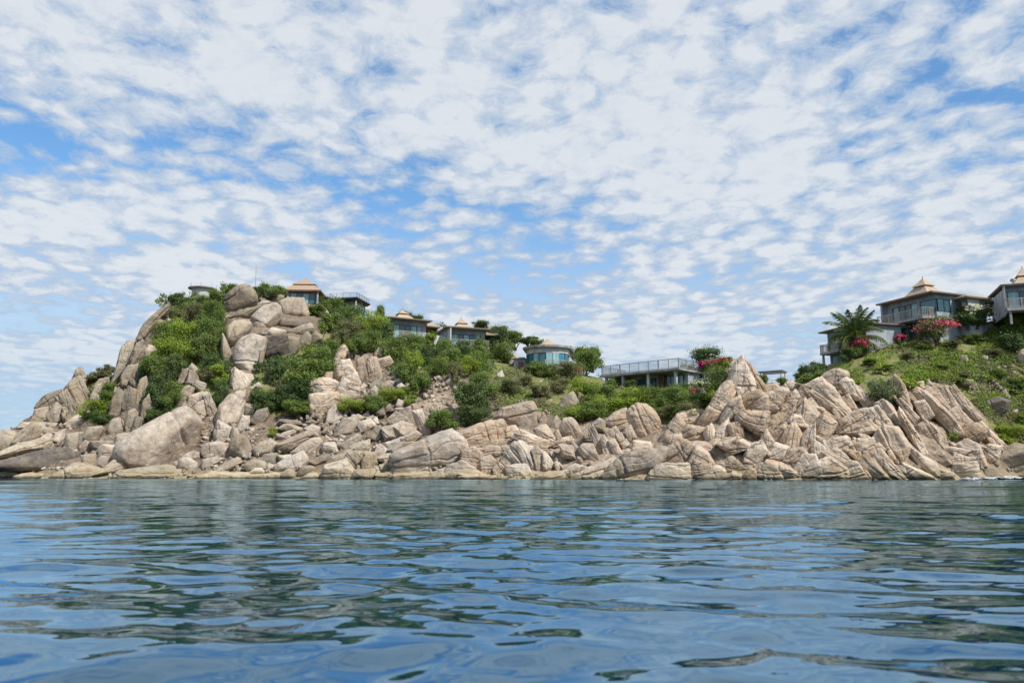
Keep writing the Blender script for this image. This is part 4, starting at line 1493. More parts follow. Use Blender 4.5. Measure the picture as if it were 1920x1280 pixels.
# --- flat-roofed hilltop building with a roof deck
h = House('roof_deck_building', 'dark flat-roofed hilltop building with a railed roof terrace', 646, 583, 122, -24, k=0.78)
h.part('wall', MB().box(-2.3, -2.1, 0, 5, -1.2, 1.9).box(2.1, 2.3, 0, 5, -1.2, 1.9).box(-2.1, 2.1, 4.8, 5, -1.2, 1.9).box(-2.1, 2.1, 0.02, 0.2, 1.6, 1.9), 'render_wall')
h.window(-2.0, 2.0, -0.6, 1.54, 0.06, 4, ('glass_curtain', 'glass'))
h.window(0.3, 4.5, -0.6, 1.5, 2.31, 3, ('glass',), side=-1)
h.part('roof_slab', MB().rings([rect(2.6, 3.0, 2.4, 1.9), rect(3.1, 3.5, 2.4, 2.35), rect(3.1, 3.5, 2.4, 2.5)]), 'dark_timber')
h.rail([(-2.9, 5.6), (-2.9, -0.9), (2.9, -0.9), (2.9, 5.6)], 0.95, 2.5, 'metal', 0.35, bal=0.03)
h.part('corner_post', MB().box(2.5, 2.7, -0.6, -0.4, -1.2, 1.9), 'white_wall')

# --- round lookout on the left hilltop
h = House('lookout_pavilion', 'low round white lookout with a flat dark roof on the left hilltop', 380, 546, 113, 0, 'pavilion', 'hilltop structures')
n = 18
circ = lambda r, z, cy=1.6: [(r * math.cos(a), cy + r * math.sin(a), z) for a in np.linspace(0, 2 * math.pi, n, endpoint=False)]
h.part('wall', MB().rings([circ(1.5, -1.5), circ(1.5, 0.55)]), 'white_wall')
h.part('roof', MB().rings([circ(1.55, 0.5), circ(2.05, 0.62), circ(2.05, 0.74), circ(1.8, 0.82)]), 'concrete')
for a in np.linspace(0.2, 6.28, 8):
    x, y = 1.85 * math.cos(a), 1.6 + 1.85 * math.sin(a)
    h.part('rail_post', MB().box(x - 0.03, x + 0.03, y - 0.03, y + 0.03, 0.8, 1.4 + 0.1 * math.sin(a * 5)), 'metal')

# --- thin mast beside the balanced boulder
e = empty('radio_mast', at(478, 552, 112))
tag(e, 'thin pale mast rising behind the great balanced boulder', 'mast', 'hilltop structures')
MB().tube([(0, 0, -0.5), (0, 0, 2.5), (0, 0, 4.4)], [0.09, 0.075, 0.05], 6).build('pole', M['mast'], e)
MB().box(-0.16, 0.16, -0.02, 0.02, 3.55, 3.6).build('cross_arm', M['mast'], e)


def terrace_villa(name, label, px, py, Y, turn, Wd, H, wing, mats, annex=True, depth_=6.0, low=0.30, mid=0.82, cap=0.66, roof_x=0.0, k=1.0):
    """a one-storey villa: glazed front, railed deck, flared roof, annexe on the right"""
    h = House(name, label, px, py, Y, turn, k=k)
    w = Wd / 2
    wl = MB().box(-w, -w + 0.22, -0.05, depth_, -2.2, H).box(w - 0.22, w, -0.05, depth_, -2.2, H).box(-w + 0.22, w - 0.22, depth_ - 0.2, depth_, -2.2, H)
    wl.box(-w + 0.22, w - 0.22, 0, 0.2, H - 0.62, H).box(-w + 0.22, -w + 0.55, 0, 0.2, -0.3, H - 0.62).box(w - 0.5, w - 0.22, 0, 0.2, -0.3, H - 0.62)
    wl.box(-w + 0.22, w - 0.22, 0.0, 0.2, -2.2, -0.3)
    h.part('wall', wl, 'render_wall')
    h.window(-w + 0.62, w - 1.35, 0.06, H - 0.70, 0.08, 4, mats)
    h.window(w - 1.2, w - 0.56, 0.06, H - 0.66, 0.08, 1, ('glass_curtain',))
    h.part('pier', MB().box(w - 1.32, w - 1.25, 0.02, 0.16, 0, H - 0.62), 'white_wall')
    if wing:
        h.part('wing_wall', MB().prism([(-w - 0.02, 0.1), (-w - 0.02, -1.25), (-w + 0.17, -1.25), (-w + 0.17, 0.1)], -0.9, H - 0.08), 'white_wall')
    deck(h, -w - 0.05, w + 0.25, -1.35, -0.02, 3, 2.4)
    h.rail([(-w + 0.2, -1.27), (w + 0.17, -1.27), (w + 0.17, -0.08)], 0.92, -0.02)
    tier_roof(h, w + 0.55, depth_ / 2 + 0.75, depth_ / 2 - 0.55, H + 0.16, low, mid, cap, cx=roof_x)
    if annex:
        h.part('annexe_wall', MB().box(w + 0.02, w + 1.7, 1.4, 4.8, -1.2, H - 0.45), 'timber')
        h.part('annexe_door', MB().box(w + 0.55, w + 1.25, 1.33, 1.385, -0.1, H - 0.9), 'dark_timber')
        a = MB()
        a.rings([rect(1.55, 2.5, 3.0, H - 0.42, w + 1.0), rect(1.6, 2.55, 3.0, H - 0.26, w + 1.0), rect(0.7, 1.4, 3.0, H + 0.25, w + 1.0)])
        h.part('annexe_roof', a, 'shingle')
    return h


h = terrace_villa('terrace_villa', 'villa with three-tier tan roof, upper left of the two neighbouring terrace villas', 764, 636, 110, 20, 5.4, 2.62, False, ('glass_curtain', 'glass', 'glass', 'glass_curtain'))
for dx in (-0.5, 0.55):                              # two chairs on the terrace
    c = empty('terrace_chair', (0, 0, 0))
    c.matrix_world = h.e.matrix_basis @ Matrix.Translation((dx, -0.75, -0.02))
    tag(c, ('left' if dx < 0 else 'right') + ' wooden chair on the deck of the upper terrace villa', 'chair', 'terrace chairs')
    MB().box(-0.25, 0.25, -0.25, 0.25, 0.40, 0.45).build('seat', M['timber'], c)
    MB().box(-0.25, 0.25, 0.21, 0.25, 0.45, 0.90).build('backrest', M['timber'], c)
    for sx in (-0.22, 0.22):
        for sy in (-0.22, 0.22):
            MB().box(sx - 0.025, sx + 0.025, sy - 0.025, sy + 0.025, 0, 0.40).build('leg', M['timber'], c)
h = terrace_villa('terrace_villa', 'villa with white left wing wall, lower right of the two neighbouring terrace villas', 874, 652, 106, 17, 5.2, 2.45, True, ('glass_curtain', 'glass', 'glass_curtain', 'glass'), low=0.26, mid=0.72, cap=0.78)
h.part('side_wall', MB().box(-4.3, -2.55, 0.6, 4.0, -1.6, 1.55), 'white_wall')

# --- villa with a rounded glass front
h = House('round_villa', 'villa with a rounded blue-glazed front below the flat grey eave', 1024, 688, 98, -6, k=0.93)
n = 9
arc = [(3.0 * math.sin(a), 2.6 - 2.9 * math.cos(a)) for a in np.linspace(-1.25, 1.25, n)]
body = arc + [(2.9, 5.2), (-2.9, 5.2)]
up = [(x * 0.985, 2.6 + (y - 2.6) * 0.985) for x, y in body]
h.part('lower_wall', MB().prism(body, -1.8, 0.15), 'white_wall')
h.part('upper_wall', MB().prism(body, 1.95, 2.62), 'white_wall')
for i in range(n - 1):
    a, b = Vector((*arc[i], 0)), Vector((*arc[i + 1], 0))
    f = MB()
    for p in (a, b): f.bar(p + Vector((0, 0, 0.152)), p + Vector((0, 0, 1.948)), 0.09)
    f.bar(a + Vector((0, 0, 0.20)), b + Vector((0, 0, 0.20)), 0.07).bar(a + Vector((0, 0, 1.90)), b + Vector((0, 0, 1.90)), 0.07)
    fo = h.part('window', f, 'white_wall' if i in (4, 5) else 'frame')
    d = (b - a).normalized() * 0.05
    g = MB().bar(a + d + Vector((0, 0, 1.05)), b - d + Vector((0, 0, 1.05)), 0.02, 1.64)
    h.part('pane', g, ('glass', 'glass_teal', 'glass_curtain', 'glass', 'glass_curtain', 'glass_curtain', 'glass_teal', 'glass')[i], fo)
big = [(x * 1.17, 2.6 + (y - 2.6) * 1.17) for x, y in body]
big2 = [(x * 1.19, 2.6 + (y - 2.6) * 1.19) for x, y in body]
top = [(x * 0.55, 2.6 + (y - 2.6) * 0.55) for x, y in body]
ro = h.part('roof', MB().rings([[(x, y, 2.64) for x, y in big], [(x, y, 2.92) for x, y in big2], [(x, y, 3.22) for x, y in top]]), 'concrete')
h.part('roof_peak', MB().rings([[(x, y, 3.19) for x, y in top], [(x * 0.5, 2.6 + (y - 2.6) * 0.5, 3.62) for x, y in top], [(x * 0.05, 2.6 + (y - 2.6) * 0.05, 4.25) for x, y in top]]), 'shingle', ro)
h.part('balcony', MB().prism([(x * 1.16, 2.6 + (y - 2.6) * 1.16 - 0.25) for x, y in arc[4:]] + [(3.4, 3.2), (2.95, 3.2)], -0.35, -0.1), 'concrete')
h.rail([(x * 1.14, 2.6 + (y - 2.6) * 1.14 - 0.25) for x, y in arc[4:]], 0.95, -0.1)
h.part('annexe_wall', MB().box(-4.6, -3.05, 1.8, 4.6, -1.4, 1.45), 'render_wall')
h.part('annexe_door', MB().box(-4.0, -3.3, 1.73, 1.785, -0.9, 1.0), 'timber')
h.part('annexe_roof', MB().box(-4.9, -3.08, 1.4, 4.9, 1.46, 1.62), 'concrete')

# --- long flat-roofed villa with white columns
h = House('flat_roofed_villa', 'long flat-roofed concrete villa with white columns and railed roof', 1203, 742, 92, -33, 'villa')
w = 5.05
h.part('wall', MB().box(-w, w, 1.9, 2.1, -1.2, 2.55).box(-w, -w + 0.2, 2.1, 4.5, -1.2, 2.55).box(w - 0.2, w, 2.1, 4.5, -1.2, 2.55).box(-w + 0.2, w - 0.2, 4.3, 4.5, -1.2, 2.55), 'render_wall')
h.part('floor_slab', MB().box(-w, w, -0.3, 1.89, -1.2, -0.02), 'concrete')
h.part('brick_pier', MB().box(1.35, 2.1, 1.55, 1.89, -0.02, 2.55), 'timber')
h.window(2.3, 4.5, 0.03, 2.2, 1.82, 4, ('glass', 'glass_teal', 'glass', 'glass_curtain'))
h.window(-2.3, 0.8, 0.03, 2.1, 1.82, 4, ('glass_teal', 'glass'))
h.window(-4.6, -3.7, 0.03, 2.1, 1.82, 2, ('glass_curtain', 'glass'))
for xx in (-4.9, -2.5, 1.0, 4.6):
    h.part('column', MB().box(xx - 0.14, xx + 0.14, -0.15, 0.13, -0.018, 2.55), 'white_wall')
h.part('roof_slab', MB().box(-w - 0.35, w + 0.35, -0.6, 4.8, 2.553, 2.76).box(-w - 0.42, w + 0.42, -0.67, -0.601, 2.53, 2.80), 'concrete')
h.rail([(-w - 0.2, 4.6), (-w - 0.2, -0.45), (w + 0.2, -0.45), (w + 0.2, 4.6)], 1.05, 2.80, 'metal', 0.15, bal=0.028, post=0.06)
for xx in (-0.8, 3.5, -4.4):
    h.part('wall_lamp', MB().box(xx - 0.09, xx + 0.09, 1.76, 1.898, 2.3, 2.46), 'frame')
st = MB()
for i in range(9):
    st.box(6.6, 7.8, 3.0 + i * 0.28, 3.28 + i * 0.28, -0.9 + i * 0.2, 2.6 - (8 - i) * 0.22)
h.part('stairs', st, 'concrete')
h.rail([(6.55, 2.9), (9.6, 2.9)], 0.95, 1.7, 'rail_wood')
h.part('stair_wall', MB().box(6.4, 9.8, 2.95, 3.3, -1.2, 1.68), 'concrete')

# --- open pergola between the crags
h = House('pergola', 'open timber pergola with a flat slatted roof behind the crag', 1446, 718, 82, -14, 'pergola', 'hilltop structures', k=0.82)
for xx in (-1.25, 1.25):
    for yy in (0.0, 2.0):
        h.part('post', MB().box(xx - 0.06, xx + 0.06, yy - 0.06, yy + 0.06, -0.8, 1.35), 'rail_wood')
for yy in (-0.1, 2.0):
    h.part('beam', MB().box(-1.5, 1.5, yy - 0.06, yy + 0.06, 1.352, 1.50), 'metal')
for i in range(9):
    yy = -0.3 + i * 0.32
    h.part('slat', MB().box(-1.55, 1.55, yy, yy + 0.14, 1.502, 1.56), 'metal')
h.part('side_rail', MB().bar((-1.25, 0, 0.35), (1.25, 0, 0.35), 0.06).bar((-1.25, 0, 0.0), (1.25, 0, 0.0), 0.05), 'rail_wood')

# --- villa half hidden behind the palm
h = House('palm_villa', 'two-storey villa half hidden by the palm, with balcony over tall windows', 1588, 655, 75, -50, k=0.78)
w = 3.4
h.part('wall', MB().box(-w, w, 0, 0.22, -0.3, 0.0).box(-w, w, 0, 0.22, 1.95, 2.55).box(-w, -w + 0.3, 0, 0.22, 0, 1.95).box(w - 0.8, w, 0, 0.22, 0, 1.95).box(w - 0.22, w, 0.22, 5.2, -1.4, 2.55).box(-w, -w + 0.22, 0.22, 5.2, -1.4, 2.55).box(-w + 0.22, w - 0.22, 5.0, 5.2, -1.4, 2.55), 'render_wall')
h.part('lower_wall', MB().box(-w + 0.1, w - 0.1, 0.3, 0.5, -2.6, -0.302).box(-w + 0.1, -w + 0.3, 0.5, 4.6, -2.6, -0.302), 'render_wall')
h.window(-w + 0.36, w - 0.86, 0.06, 1.88, 0.08, 4, ('glass_curtain', 'glass'))
h.window(-w + 0.4, w - 0.5, -2.2, -0.42, 0.22, 5, ('glass_curtain', 'glass_curtain', 'glass'))
deck(h, -w - 0.1, w + 0.1, -1.2, 0, 2, 1.8)
h.rail([(-w - 0.02, 0.0), (-w - 0.02, -1.13), (w, -1.13)], 0.95, 0)
tier_roof(h, w + 0.5, 3.2, 2.2, 2.72, 0.28, 0.85, 0.8)
h2 = House('garden_annexe', 'low brown annexe with a dark overhanging roof between palm and villa', 1650, 643, 78, -20, 'annexe', k=0.66)
h2.part('wall', MB().box(-1.1, 1.4, 0, 3, -1.4, 1.75), 'render_wall')
h2.part('timber_cladding', MB().box(0.1, 1.38, -0.04, -0.003, -1.2, 1.7), 'timber')
h2.part('window', MB().box(-0.75, -0.35, -0.05, -0.003, 0.2, 1.2), 'glass_curtain')
h2.part('roof', MB().rings([rect(1.6, 2.1, 1.3, 1.755, 0.2), rect(1.9, 2.3, 1.3, 2.55, 0.1), rect(1.9, 2.3, 1.3, 2.72, 0.1)]), 'dark_timber')
h2.part('roof_cover', MB().box(-1.75, 1.95, -0.95, 3.5, 2.722, 2.80), 'shingle')

# --- the two-storey villa on the right
h = House('two_storey_villa', 'two-storey villa with cap roof above the red bougainvillea on the right', 1709, 602, 74, -41, k=0.84)
w = 3.35
h.part('wall', MB().box(-w, -w + 0.25, -0.9, 5.6, -3.0, 2.45).box(-w + 0.25, w, 0, 0.22, 1.95, 2.45).box(-w + 0.25, -w + 0.8, 0, 0.22, 0, 1.95).box(0.95, 1.25, 0, 0.22, 0, 1.95).box(w - 0.22, w, 2.2, 5.6, -3.0, 2.45).box(w - 0.22, w, 0.22, 2.2, -3.0, 0.5).box(w - 0.22, w, 0.22, 2.2, 1.95, 2.45).box(1.25, w, 0, 0.22, -0.3, 0.5).box(-w + 0.25, w - 0.22, 5.4, 5.6, -3, 2.45), 'render_wall')
h.part('floor_slab', MB().box(-w + 0.25, w - 0.22, 0.222, 5.39, -0.3, -0.02), 'concrete')
h.window(-w + 0.86, 0.9, 0.04, 1.9, 0.1, 4, ('glass_curtain', 'glass', 'glass', 'glass_curtain'))
h.window(1.3, w - 0.06, 0.55, 1.9, 0.06, 1, ('glass_teal',))
h.window(0.28, 2.15, 0.55, 1.9, w - 0.06, 2, ('glass',), side=-1)
deck(h, -w - 0.1, w - 0.6, -1.5, 0, 0, 1.9)
h.part('balcony_end', MB().prism([(w - 0.58, -1.5), (w - 0.2, -0.9), (w - 0.2, 0.0), (w - 0.58, 0.0)], -0.28, 0.0), 'concrete')
h.rail([(-w - 0.02, -1.42), (w - 0.65, -1.42), (w - 0.28, -0.85), (w - 0.28, -0.05)], 0.95, 0)
h.part('bay', MB().prism([(-w + 0.2, 0.1), (-w + 0.2, -0.7), (-w + 0.6, -1.1), (-0.9, -1.1), (-0.6, 0.1)], -0.75, -0.285), 'concrete')
h.part('lower_wall', MB().box(-w + 0.26, -w + 1.9, 0.0, 0.2, -3.0, -0.305).box(1.4, w - 0.22, 0.0, 0.2, -3.0, -0.305).box(-w + 1.9, 1.4, 0.0, 0.2, -3.0, -2.1), 'white_wall')
h.window(-w + 2.0, 1.35, -2.05, -0.38, 0.06, 3, ('glass_curtain', 'glass', 'glass_curtain'))
h.rail([(-w - 0.3, -0.5), (-w + 1.8, -0.5)], 0.9, -2.6, 'rail_wood')
h.part('terrace', MB().box(-w - 0.4, -w + 2.0, -0.6, -0.01, -3.4, -2.6), 'concrete')
tier_roof(h, w + 0.5, 3.4, 2.3, 2.62, 0.34, 1.15, 0.95)
h.part('annexe_wall', MB().box(w + 0.02, w + 1.15, 3.4, 6.0, -2.2, 1.95), 'render_wall')
h.part('timber_cladding', MB().box(w + 0.12, w + 0.42, 3.33, 3.395, -0.4, 1.7).box(w + 0.98, w + 1.13, 3.33, 3.395, -0.4, 1.7), 'timber')
h.part('annexe_door', MB().box(w + 0.48, w + 0.93, 3.32, 3.395, -0.4, 1.6), 'white_wall')
h.part('annexe_end_wall', MB().box(w + 1.16, w + 1.3, 3.3, 5.0, -2.0, 1.9), 'white_wall')
h.part('annexe_roof', MB().rings([rect(1.0, 1.9, 4.5, 1.96, w + 0.75), rect(1.08, 2.0, 4.5, 2.10, w + 0.75), rect(0.4, 1.0, 4.5, 2.42, w + 0.75)]), 'shingle')

# --- villa cut by the right edge
h = House('edge_villa', 'villa with white side wall and cap roof, cut by the right edge', 1936, 578, 69, 14, k=0.84)
w = 2.55
h.part('wall', MB().box(-w, w, 0, 0.22, 1.95, 2.45).box(-w, -w + 0.35, 0, 0.22, 0, 1.95).box(w - 0.3, w, 0, 0.22, 0, 1.95).box(w - 0.22, w, 0.22, 5.4, -1.2, 2.45).box(-w + 0.2, w - 0.22, 5.2, 5.4, -1.2, 2.45), 'render_wall')
h.part('side_wall', MB().box(-w - 0.03, -w - 0.003, -0.9, 0, -0.5, 2.45).box(-w - 0.03, -w + 0.2, 0.225, 5.6, -0.6, 2.2), 'white_wall')
h.window(-w + 0.4, w - 0.36, 0.04, 1.9, 0.08, 4, ('glass_curtain', 'glass'))
deck(h, -w - 0.05, w + 0.3, -1.3, 0, 2, 1.4, th=0.32)
h.rail([(-w, -0.02), (-w, -1.22), (w + 0.2, -1.22)], 0.95, 0)
tier_roof(h, w + 0.35, 3.2, 2.3, 2.62, 0.30, 0.95, 0.95)
h.part('back_eave', MB().box(-w - 0.5, -w - 0.04, 4.2, 6.2, 1.6, 1.85), 'dark_timber')
h.part('satellite_dish', MB().rings([[(-1.75 + r * math.cos(a), -0.7, 3.0 + r * math.sin(a)) for a in np.linspace(0, 6.283, 10, endpoint=False)] for r in (0.22, 0.05)]).bar((-1.75, -0.68, 2.62), (-1.75, -0.68, 3.0), 0.04), 'metal')

# ------------------------------------------------------------------ plants
def leaf_cloud(cent, nrm, size, tone, rg, asp=0.62, fold=0.25):
    """one folded leaf (two triangles sharing the midrib) per centre"""
    n = len(cent)
    nrm = nrm / (np.linalg.norm(nrm, axis=1)[:, None] + 1e-9)
    t = rg.normal(size=(n, 3))
    t -= nrm * np.sum(t * nrm, 1)[:, None]
    t /= np.linalg.norm(t, axis=1)[:, None] + 1e-9
    b = np.cross(nrm, t)
    s = size[:, None]
    V = np.stack([cent - t * s, cent + b * s * asp - nrm * s * fold, cent + t * s, cent - b * s * asp - nrm * s * fold], 1).reshape(-1, 3)
    i = np.arange(n) * 4
    Fc = np.stack([np.stack([i, i + 1, i + 2], -1), np.stack([i, i + 2, i + 3], -1)], 1).reshape(-1, 3)
    return V, Fc, np.repeat(tone, 4)


def cloud_mesh(name, V, Fc, tone, mat):
    me = mesh_np(name, V, Fc, False)
    a = me.attributes.new('tone', 'FLOAT', 'POINT')
    a.data.foreach_set('value', tone.astype(np.float32))
    me.materials.append(mat)
    return me


def shrub_shape(seed, n_leaf, leaf, nblob, spiky=False):
    """foliage and stems of a shrub one unit wide and one unit high"""
    rg = np.random.RandomState(seed)
    C, Rr = [], []
    for k in range(nblob):
        a = rg.uniform(0, 6.283); r = 0.34 * math.sqrt(rg.uniform(0, 1)); z = rg.uniform(0.22, 0.80)
        r *= (1.15 - 0.6 * max(0, z - 0.35))
        C.append((r * math.cos(a), r * math.sin(a), z)); Rr.append(rg.uniform(0.07, 0.21))
    C = np.array(C); Rr = np.array(Rr)
    w = Rr ** 2; w /= w.sum()
    pick = rg.choice(nblob, n_leaf, p=w)
    d = rg.normal(size=(n_leaf, 3)); d /= np.linalg.norm(d, axis=1)[:, None]
    d[:, 2] = np.where(rg.rand(n_leaf) < 0.35, np.abs(d[:, 2]), d[:, 2])
    rad = Rr[pick] * (0.55 + 0.55 * rg.rand(n_leaf) ** 0.55)
    P = C[pick] + d * rad[:, None] * np.array([1, 1, 0.9])
    shoot = rg.rand(n_leaf) < (0.20 if spiky else 0.12)      # leggy shoots break the outline
    P[shoot] += d[shoot] * rg.uniform(0.03, 0.13, shoot.sum())[:, None] + np.array([0, 0, 0.08]) * rg.rand(shoot.sum())[:, None]
    P[:, 2] = np.maximum(P[:, 2], 0.01 + 0.05 * rg.rand(n_leaf))
    N = d + rg.normal(size=(n_leaf, 3)) * 0.55 + np.array([0, 0, 0.45])
    clump = fbm(P * 4.0 + seed, 2, seed)
    tone = np.clip(0.5 + 0.33 * clump + rg.normal(size=n_leaf) * 0.17, 0, 1)
    V, Fc, tn = leaf_cloud(P, N, leaf * rg.uniform(0.6, 1.25, n_leaf), tone, rg)
    st = MB()
    for k in range(min(nblob, 7)):
        c = C[k]
        st.tube([(0.05 * math.cos(k), 0.05 * math.sin(k), -0.12), (c[0] * 0.4, c[1] * 0.4, c[2] * 0.45), tuple(c)], [0.026, 0.018, 0.006], 5)
    for k in range(9):                                  # bare twigs standing out of the leaves
        a = rg.uniform(0, 6.283); e_ = rg.uniform(0.5, 1.3)
        q = np.array([math.cos(a) * math.cos(e_) * 0.56, math.sin(a) * math.cos(e_) * 0.56, 0.25 + math.sin(e_) * 0.72]) * rg.uniform(0.85, 1.1)
        st.tube([tuple(q * 0.35), tuple(q * 0.75 + rg.normal(size=3) * 0.03), tuple(q)], [0.011, 0.007, 0.003], 4)
    fl_idx = rg.choice(n_leaf, n_leaf // 2, replace=False)
    return (V, Fc, tn), st, (P, d, rg)


SHRUBS = {}
for tp in 'dmbop':
    SHRUBS[tp] = []
    for k in range(4):
        big = k < 2
        (V, Fc, tn), st, _ = shrub_shape(40 + k * 7 + ord(tp), 6500 if big else 3400, 0.0235 if big else 0.036, 24 if big else 15, spiky=(tp in 'op' or k == 1))
        me = cloud_mesh('foliage', V, Fc, tn, M['leaf_' + tp])
        sm = bpy.data.meshes.new('stem'); sm.from_pydata(st.v, [], st.f); sm.materials.append(M['bark'])
        SHRUBS[tp].append((me, sm))
_sk = [0]


def shrub(px, py, w, h, tp, label, group, name='shrub', dY=0.0, cat='shrub'):
    """px,py: middle of the shrub as seen; w,h: its size in photograph pixels"""
    _sk[0] += 1
    rg = random.Random(_sk[0] * 91)
    yb = py + h * 0.42
    Y = depth(px, min(yb, 890)) + dY
    k = Y / F_PX
    base = at(px, py + h * 0.5, Y)
    big = max(w, h) > 44
    me, sm = SHRUBS[tp][rg.choice((0, 1)) if big else rg.choice((2, 3))]
    e = empty(name, base, rg.uniform(0, 6.28))
    e.scale = (w * k * 1.12, w * k * 1.12 * rg.uniform(0.8, 1.0), h * k * 1.12)
    tag(e, label, cat, group)
    link('foliage', me, None, e); link('stem', sm, None, e)
    return e


SPOTS = {
    ('shrub in the thicket of the left slope', 'shrubs of the left slope thicket'):
        '345,572,50,34,d 328,562,32,26,d 375,570,50,36,m 405,562,36,36,m 432,546,44,28,m 395,590,54,52,m 360,592,48,46,o 331,602,42,42,o 301,626,52,46,m 346,626,62,56,b 385,627,58,60,m 312,656,52,50,b 348,662,54,52,b 296,692,52,52,m 331,692,62,56,d 299,727,52,60,d 328,742,54,52,m 299,757,42,34,d 386,657,58,60,m 391,683,48,42,d 407,601,36,46,m 408,637,32,50,m 412,707,44,42,b 416,737,38,52,d 426,692,32,42,d 385,704,34,28,o 292,782,44,28,d 350,585,40,36,m 372,640,40,40,d 270,700,30,40,m 320,775,36,22,d',
    ('low shrub on the ledge of the left ridge', 'shrubs of the left ridge ledge'):
        '185,766,64,38,b 202,750,42,32,m 207,731,32,26,m 190,787,54,26,d 185,706,44,22,o 206,692,24,16,o 165,780,30,22,b',
    ('shrub on the skyline of the left hilltop', 'shrubs of the left hilltop skyline'):
        '502,546,54,32,m 527,553,32,26,m 482,551,32,28,d 614,570,46,28,d 592,584,42,24,m 626,578,52,40,m 455,550,40,26,d 533,572,28,18,m',
    ('shrub in the thicket below the flat-roofed hilltop building', 'shrubs below the roof deck building'):
        '641,602,52,50,d 661,592,52,42,m 616,607,42,42,m 656,622,48,42,o 631,637,42,36,o 686,606,42,32,b 706,612,48,52,b 726,622,42,42,d 691,642,54,46,m 671,652,42,42,m 655,646,32,27,b 650,580,30,24,d',
    ('shrub in the green belt under the two terrace villas', 'shrubs of the green belt under the terrace villas'):
        '741,657,52,42,m 771,647,62,42,m 801,642,42,32,b 812,626,26,32,m 776,682,42,52,b 801,667,62,42,d 831,657,52,42,m 846,677,52,52,m 871,662,62,46,d 896,657,42,42,m 901,682,52,52,m 931,642,52,60,d 946,662,52,42,m 855,702,38,42,o 791,722,42,42,m 761,702,42,42,m 742,640,40,26,d 880,690,46,40,b 820,690,50,40,m',
    ('shrub behind the terrace villas, on the skyline', 'shrubs behind the terrace villas'):
        '762,592,32,22,d 781,598,28,22,d 896,610,42,20,d 966,637,52,32,m 991,641,42,20,d 1006,646,32,20,m 712,590,22,34,m 940,622,40,26,d',
    ('shrub in the deep green clump above the shore boulders', 'shrubs of the middle clump'):
        '561,702,84,62,m 541,737,94,62,d 601,682,62,62,m 581,662,42,32,b 511,702,42,42,d 501,752,54,42,d 561,767,62,32,m 516,692,32,32,d 620,655,40,36,m 480,745,34,30,d',
    ('low plant on the scree below the pillar rocks', 'plants of the middle scree'):
        '736,741,54,28,b 661,762,54,28,b 701,757,54,32,m 771,752,28,22,b 512,811,20,17,b 640,768,30,18,m 760,735,30,20,m',
    ('shrub on the slope below the round villa', 'shrubs below the round villa'):
        '1001,692,42,27,m 1031,697,52,32,m 1066,702,52,42,o 1096,682,52,50,m 1111,672,42,42,m 1086,667,42,32,m 1051,724,46,26,o 1011,736,50,26,o 961,726,46,28,o 1091,732,62,42,b 1121,742,62,42,m 985,716,36,20,o',
    ('shrub in the green slope below the flat-roofed villa', 'shrubs below the flat-roofed villa'):
        '1141,762,62,38,b 1181,752,72,42,b 1221,747,72,42,m 1261,747,62,42,m 1291,757,62,42,m 1111,772,62,38,m 1081,777,52,28,b 1251,774,50,24,o 1301,772,52,32,o 1281,732,46,26,m 1181,724,30,22,d 1148,724,28,26,m 1241,742,52,24,m 1205,748,50,26,b 1165,750,50,28,m 1320,755,44,34,m 1215,770,50,26,m',
    ('shrub between the flat-roofed villa and the peaked crag', 'shrubs beside the peaked crag'):
        '1356,692,52,42,m 1351,717,52,52,m 1340,738,40,30,b 1375,690,36,34,b 1312,705,40,30,m',
    ('shrub between the pergola and the right hill', 'shrubs of the gap beside the pergola'):
        '1495,707,24,18,d 1521,701,42,38,d 1536,692,32,27,d 1511,714,44,24,m 1470,716,30,16,m 1545,708,40,24,m 1430,712,30,18,m',
    ('low shrub on the grassy right hill', 'shrubs of the grassy right hill'):
        '1591,667,36,28,d 1846,576,42,32,m 1870,587,32,26,o 1891,622,34,26,m 1902,642,44,42,d 1700,668,30,13,o 1735,652,34,14,m 1785,646,34,14,o 1630,680,30,13,m 1830,634,34,16,m 1660,690,34,12,b 1862,664,36,20,o 1802,702,30,13,o 1905,720,36,22,m 1872,702,34,20,m 1895,808,60,26,b 1915,790,44,26,b 1765,690,30,12,m',
}
for (lab, grp), txt in SPOTS.items():
    qs = sorted((q.split(',') for q in txt.split()), key=lambda a: float(a[0]))
    seen = {}
    tot = {t_: sum(a[4] == t_ for a in qs) for t_ in 'dmbop'}
    for a in qs:
        t_ = a[4]; j = seen.get(t_, 0); seen[t_] = j + 1
        cw = {'d': 'dark green', 'm': 'mid-green', 'b': 'yellow-green', 'o': 'olive', 'p': 'pale'}[t_]
        shrub(*map(float, a[:4]), t_, ordinal(j, tot[t_]) + ' ' + cw + ' ' + lab, grp)
for a, lab in (
        ((886, 746, 84, 72, 'd'), 'large round dark shrub, tallest of the shore-side shrubs'),
        ((901, 722, 62, 50, 'm'), 'mid green shrub growing behind the large round dark shrub'),
        ((891, 780, 72, 40, 'd'), 'dark skirt shrub at the foot of the large round dark shrub'),
        ((826, 791, 62, 44, 'm'), 'rounded glossy shrub between the block wall and the large dark shrub'),
        ((1660, 737, 66, 52, 'p'), 'pale grey-green bush drooping over the layered crag'),
        ((1908, 602, 44, 54, 'b'), 'bright yellow-green shrub cut by the right edge under the villa'),
        ((1786, 818, 22, 14, 'b'), 'tiny green tuft in a cleft of the layered crag')):
    shrub(*a, lab, 'single shrubs')


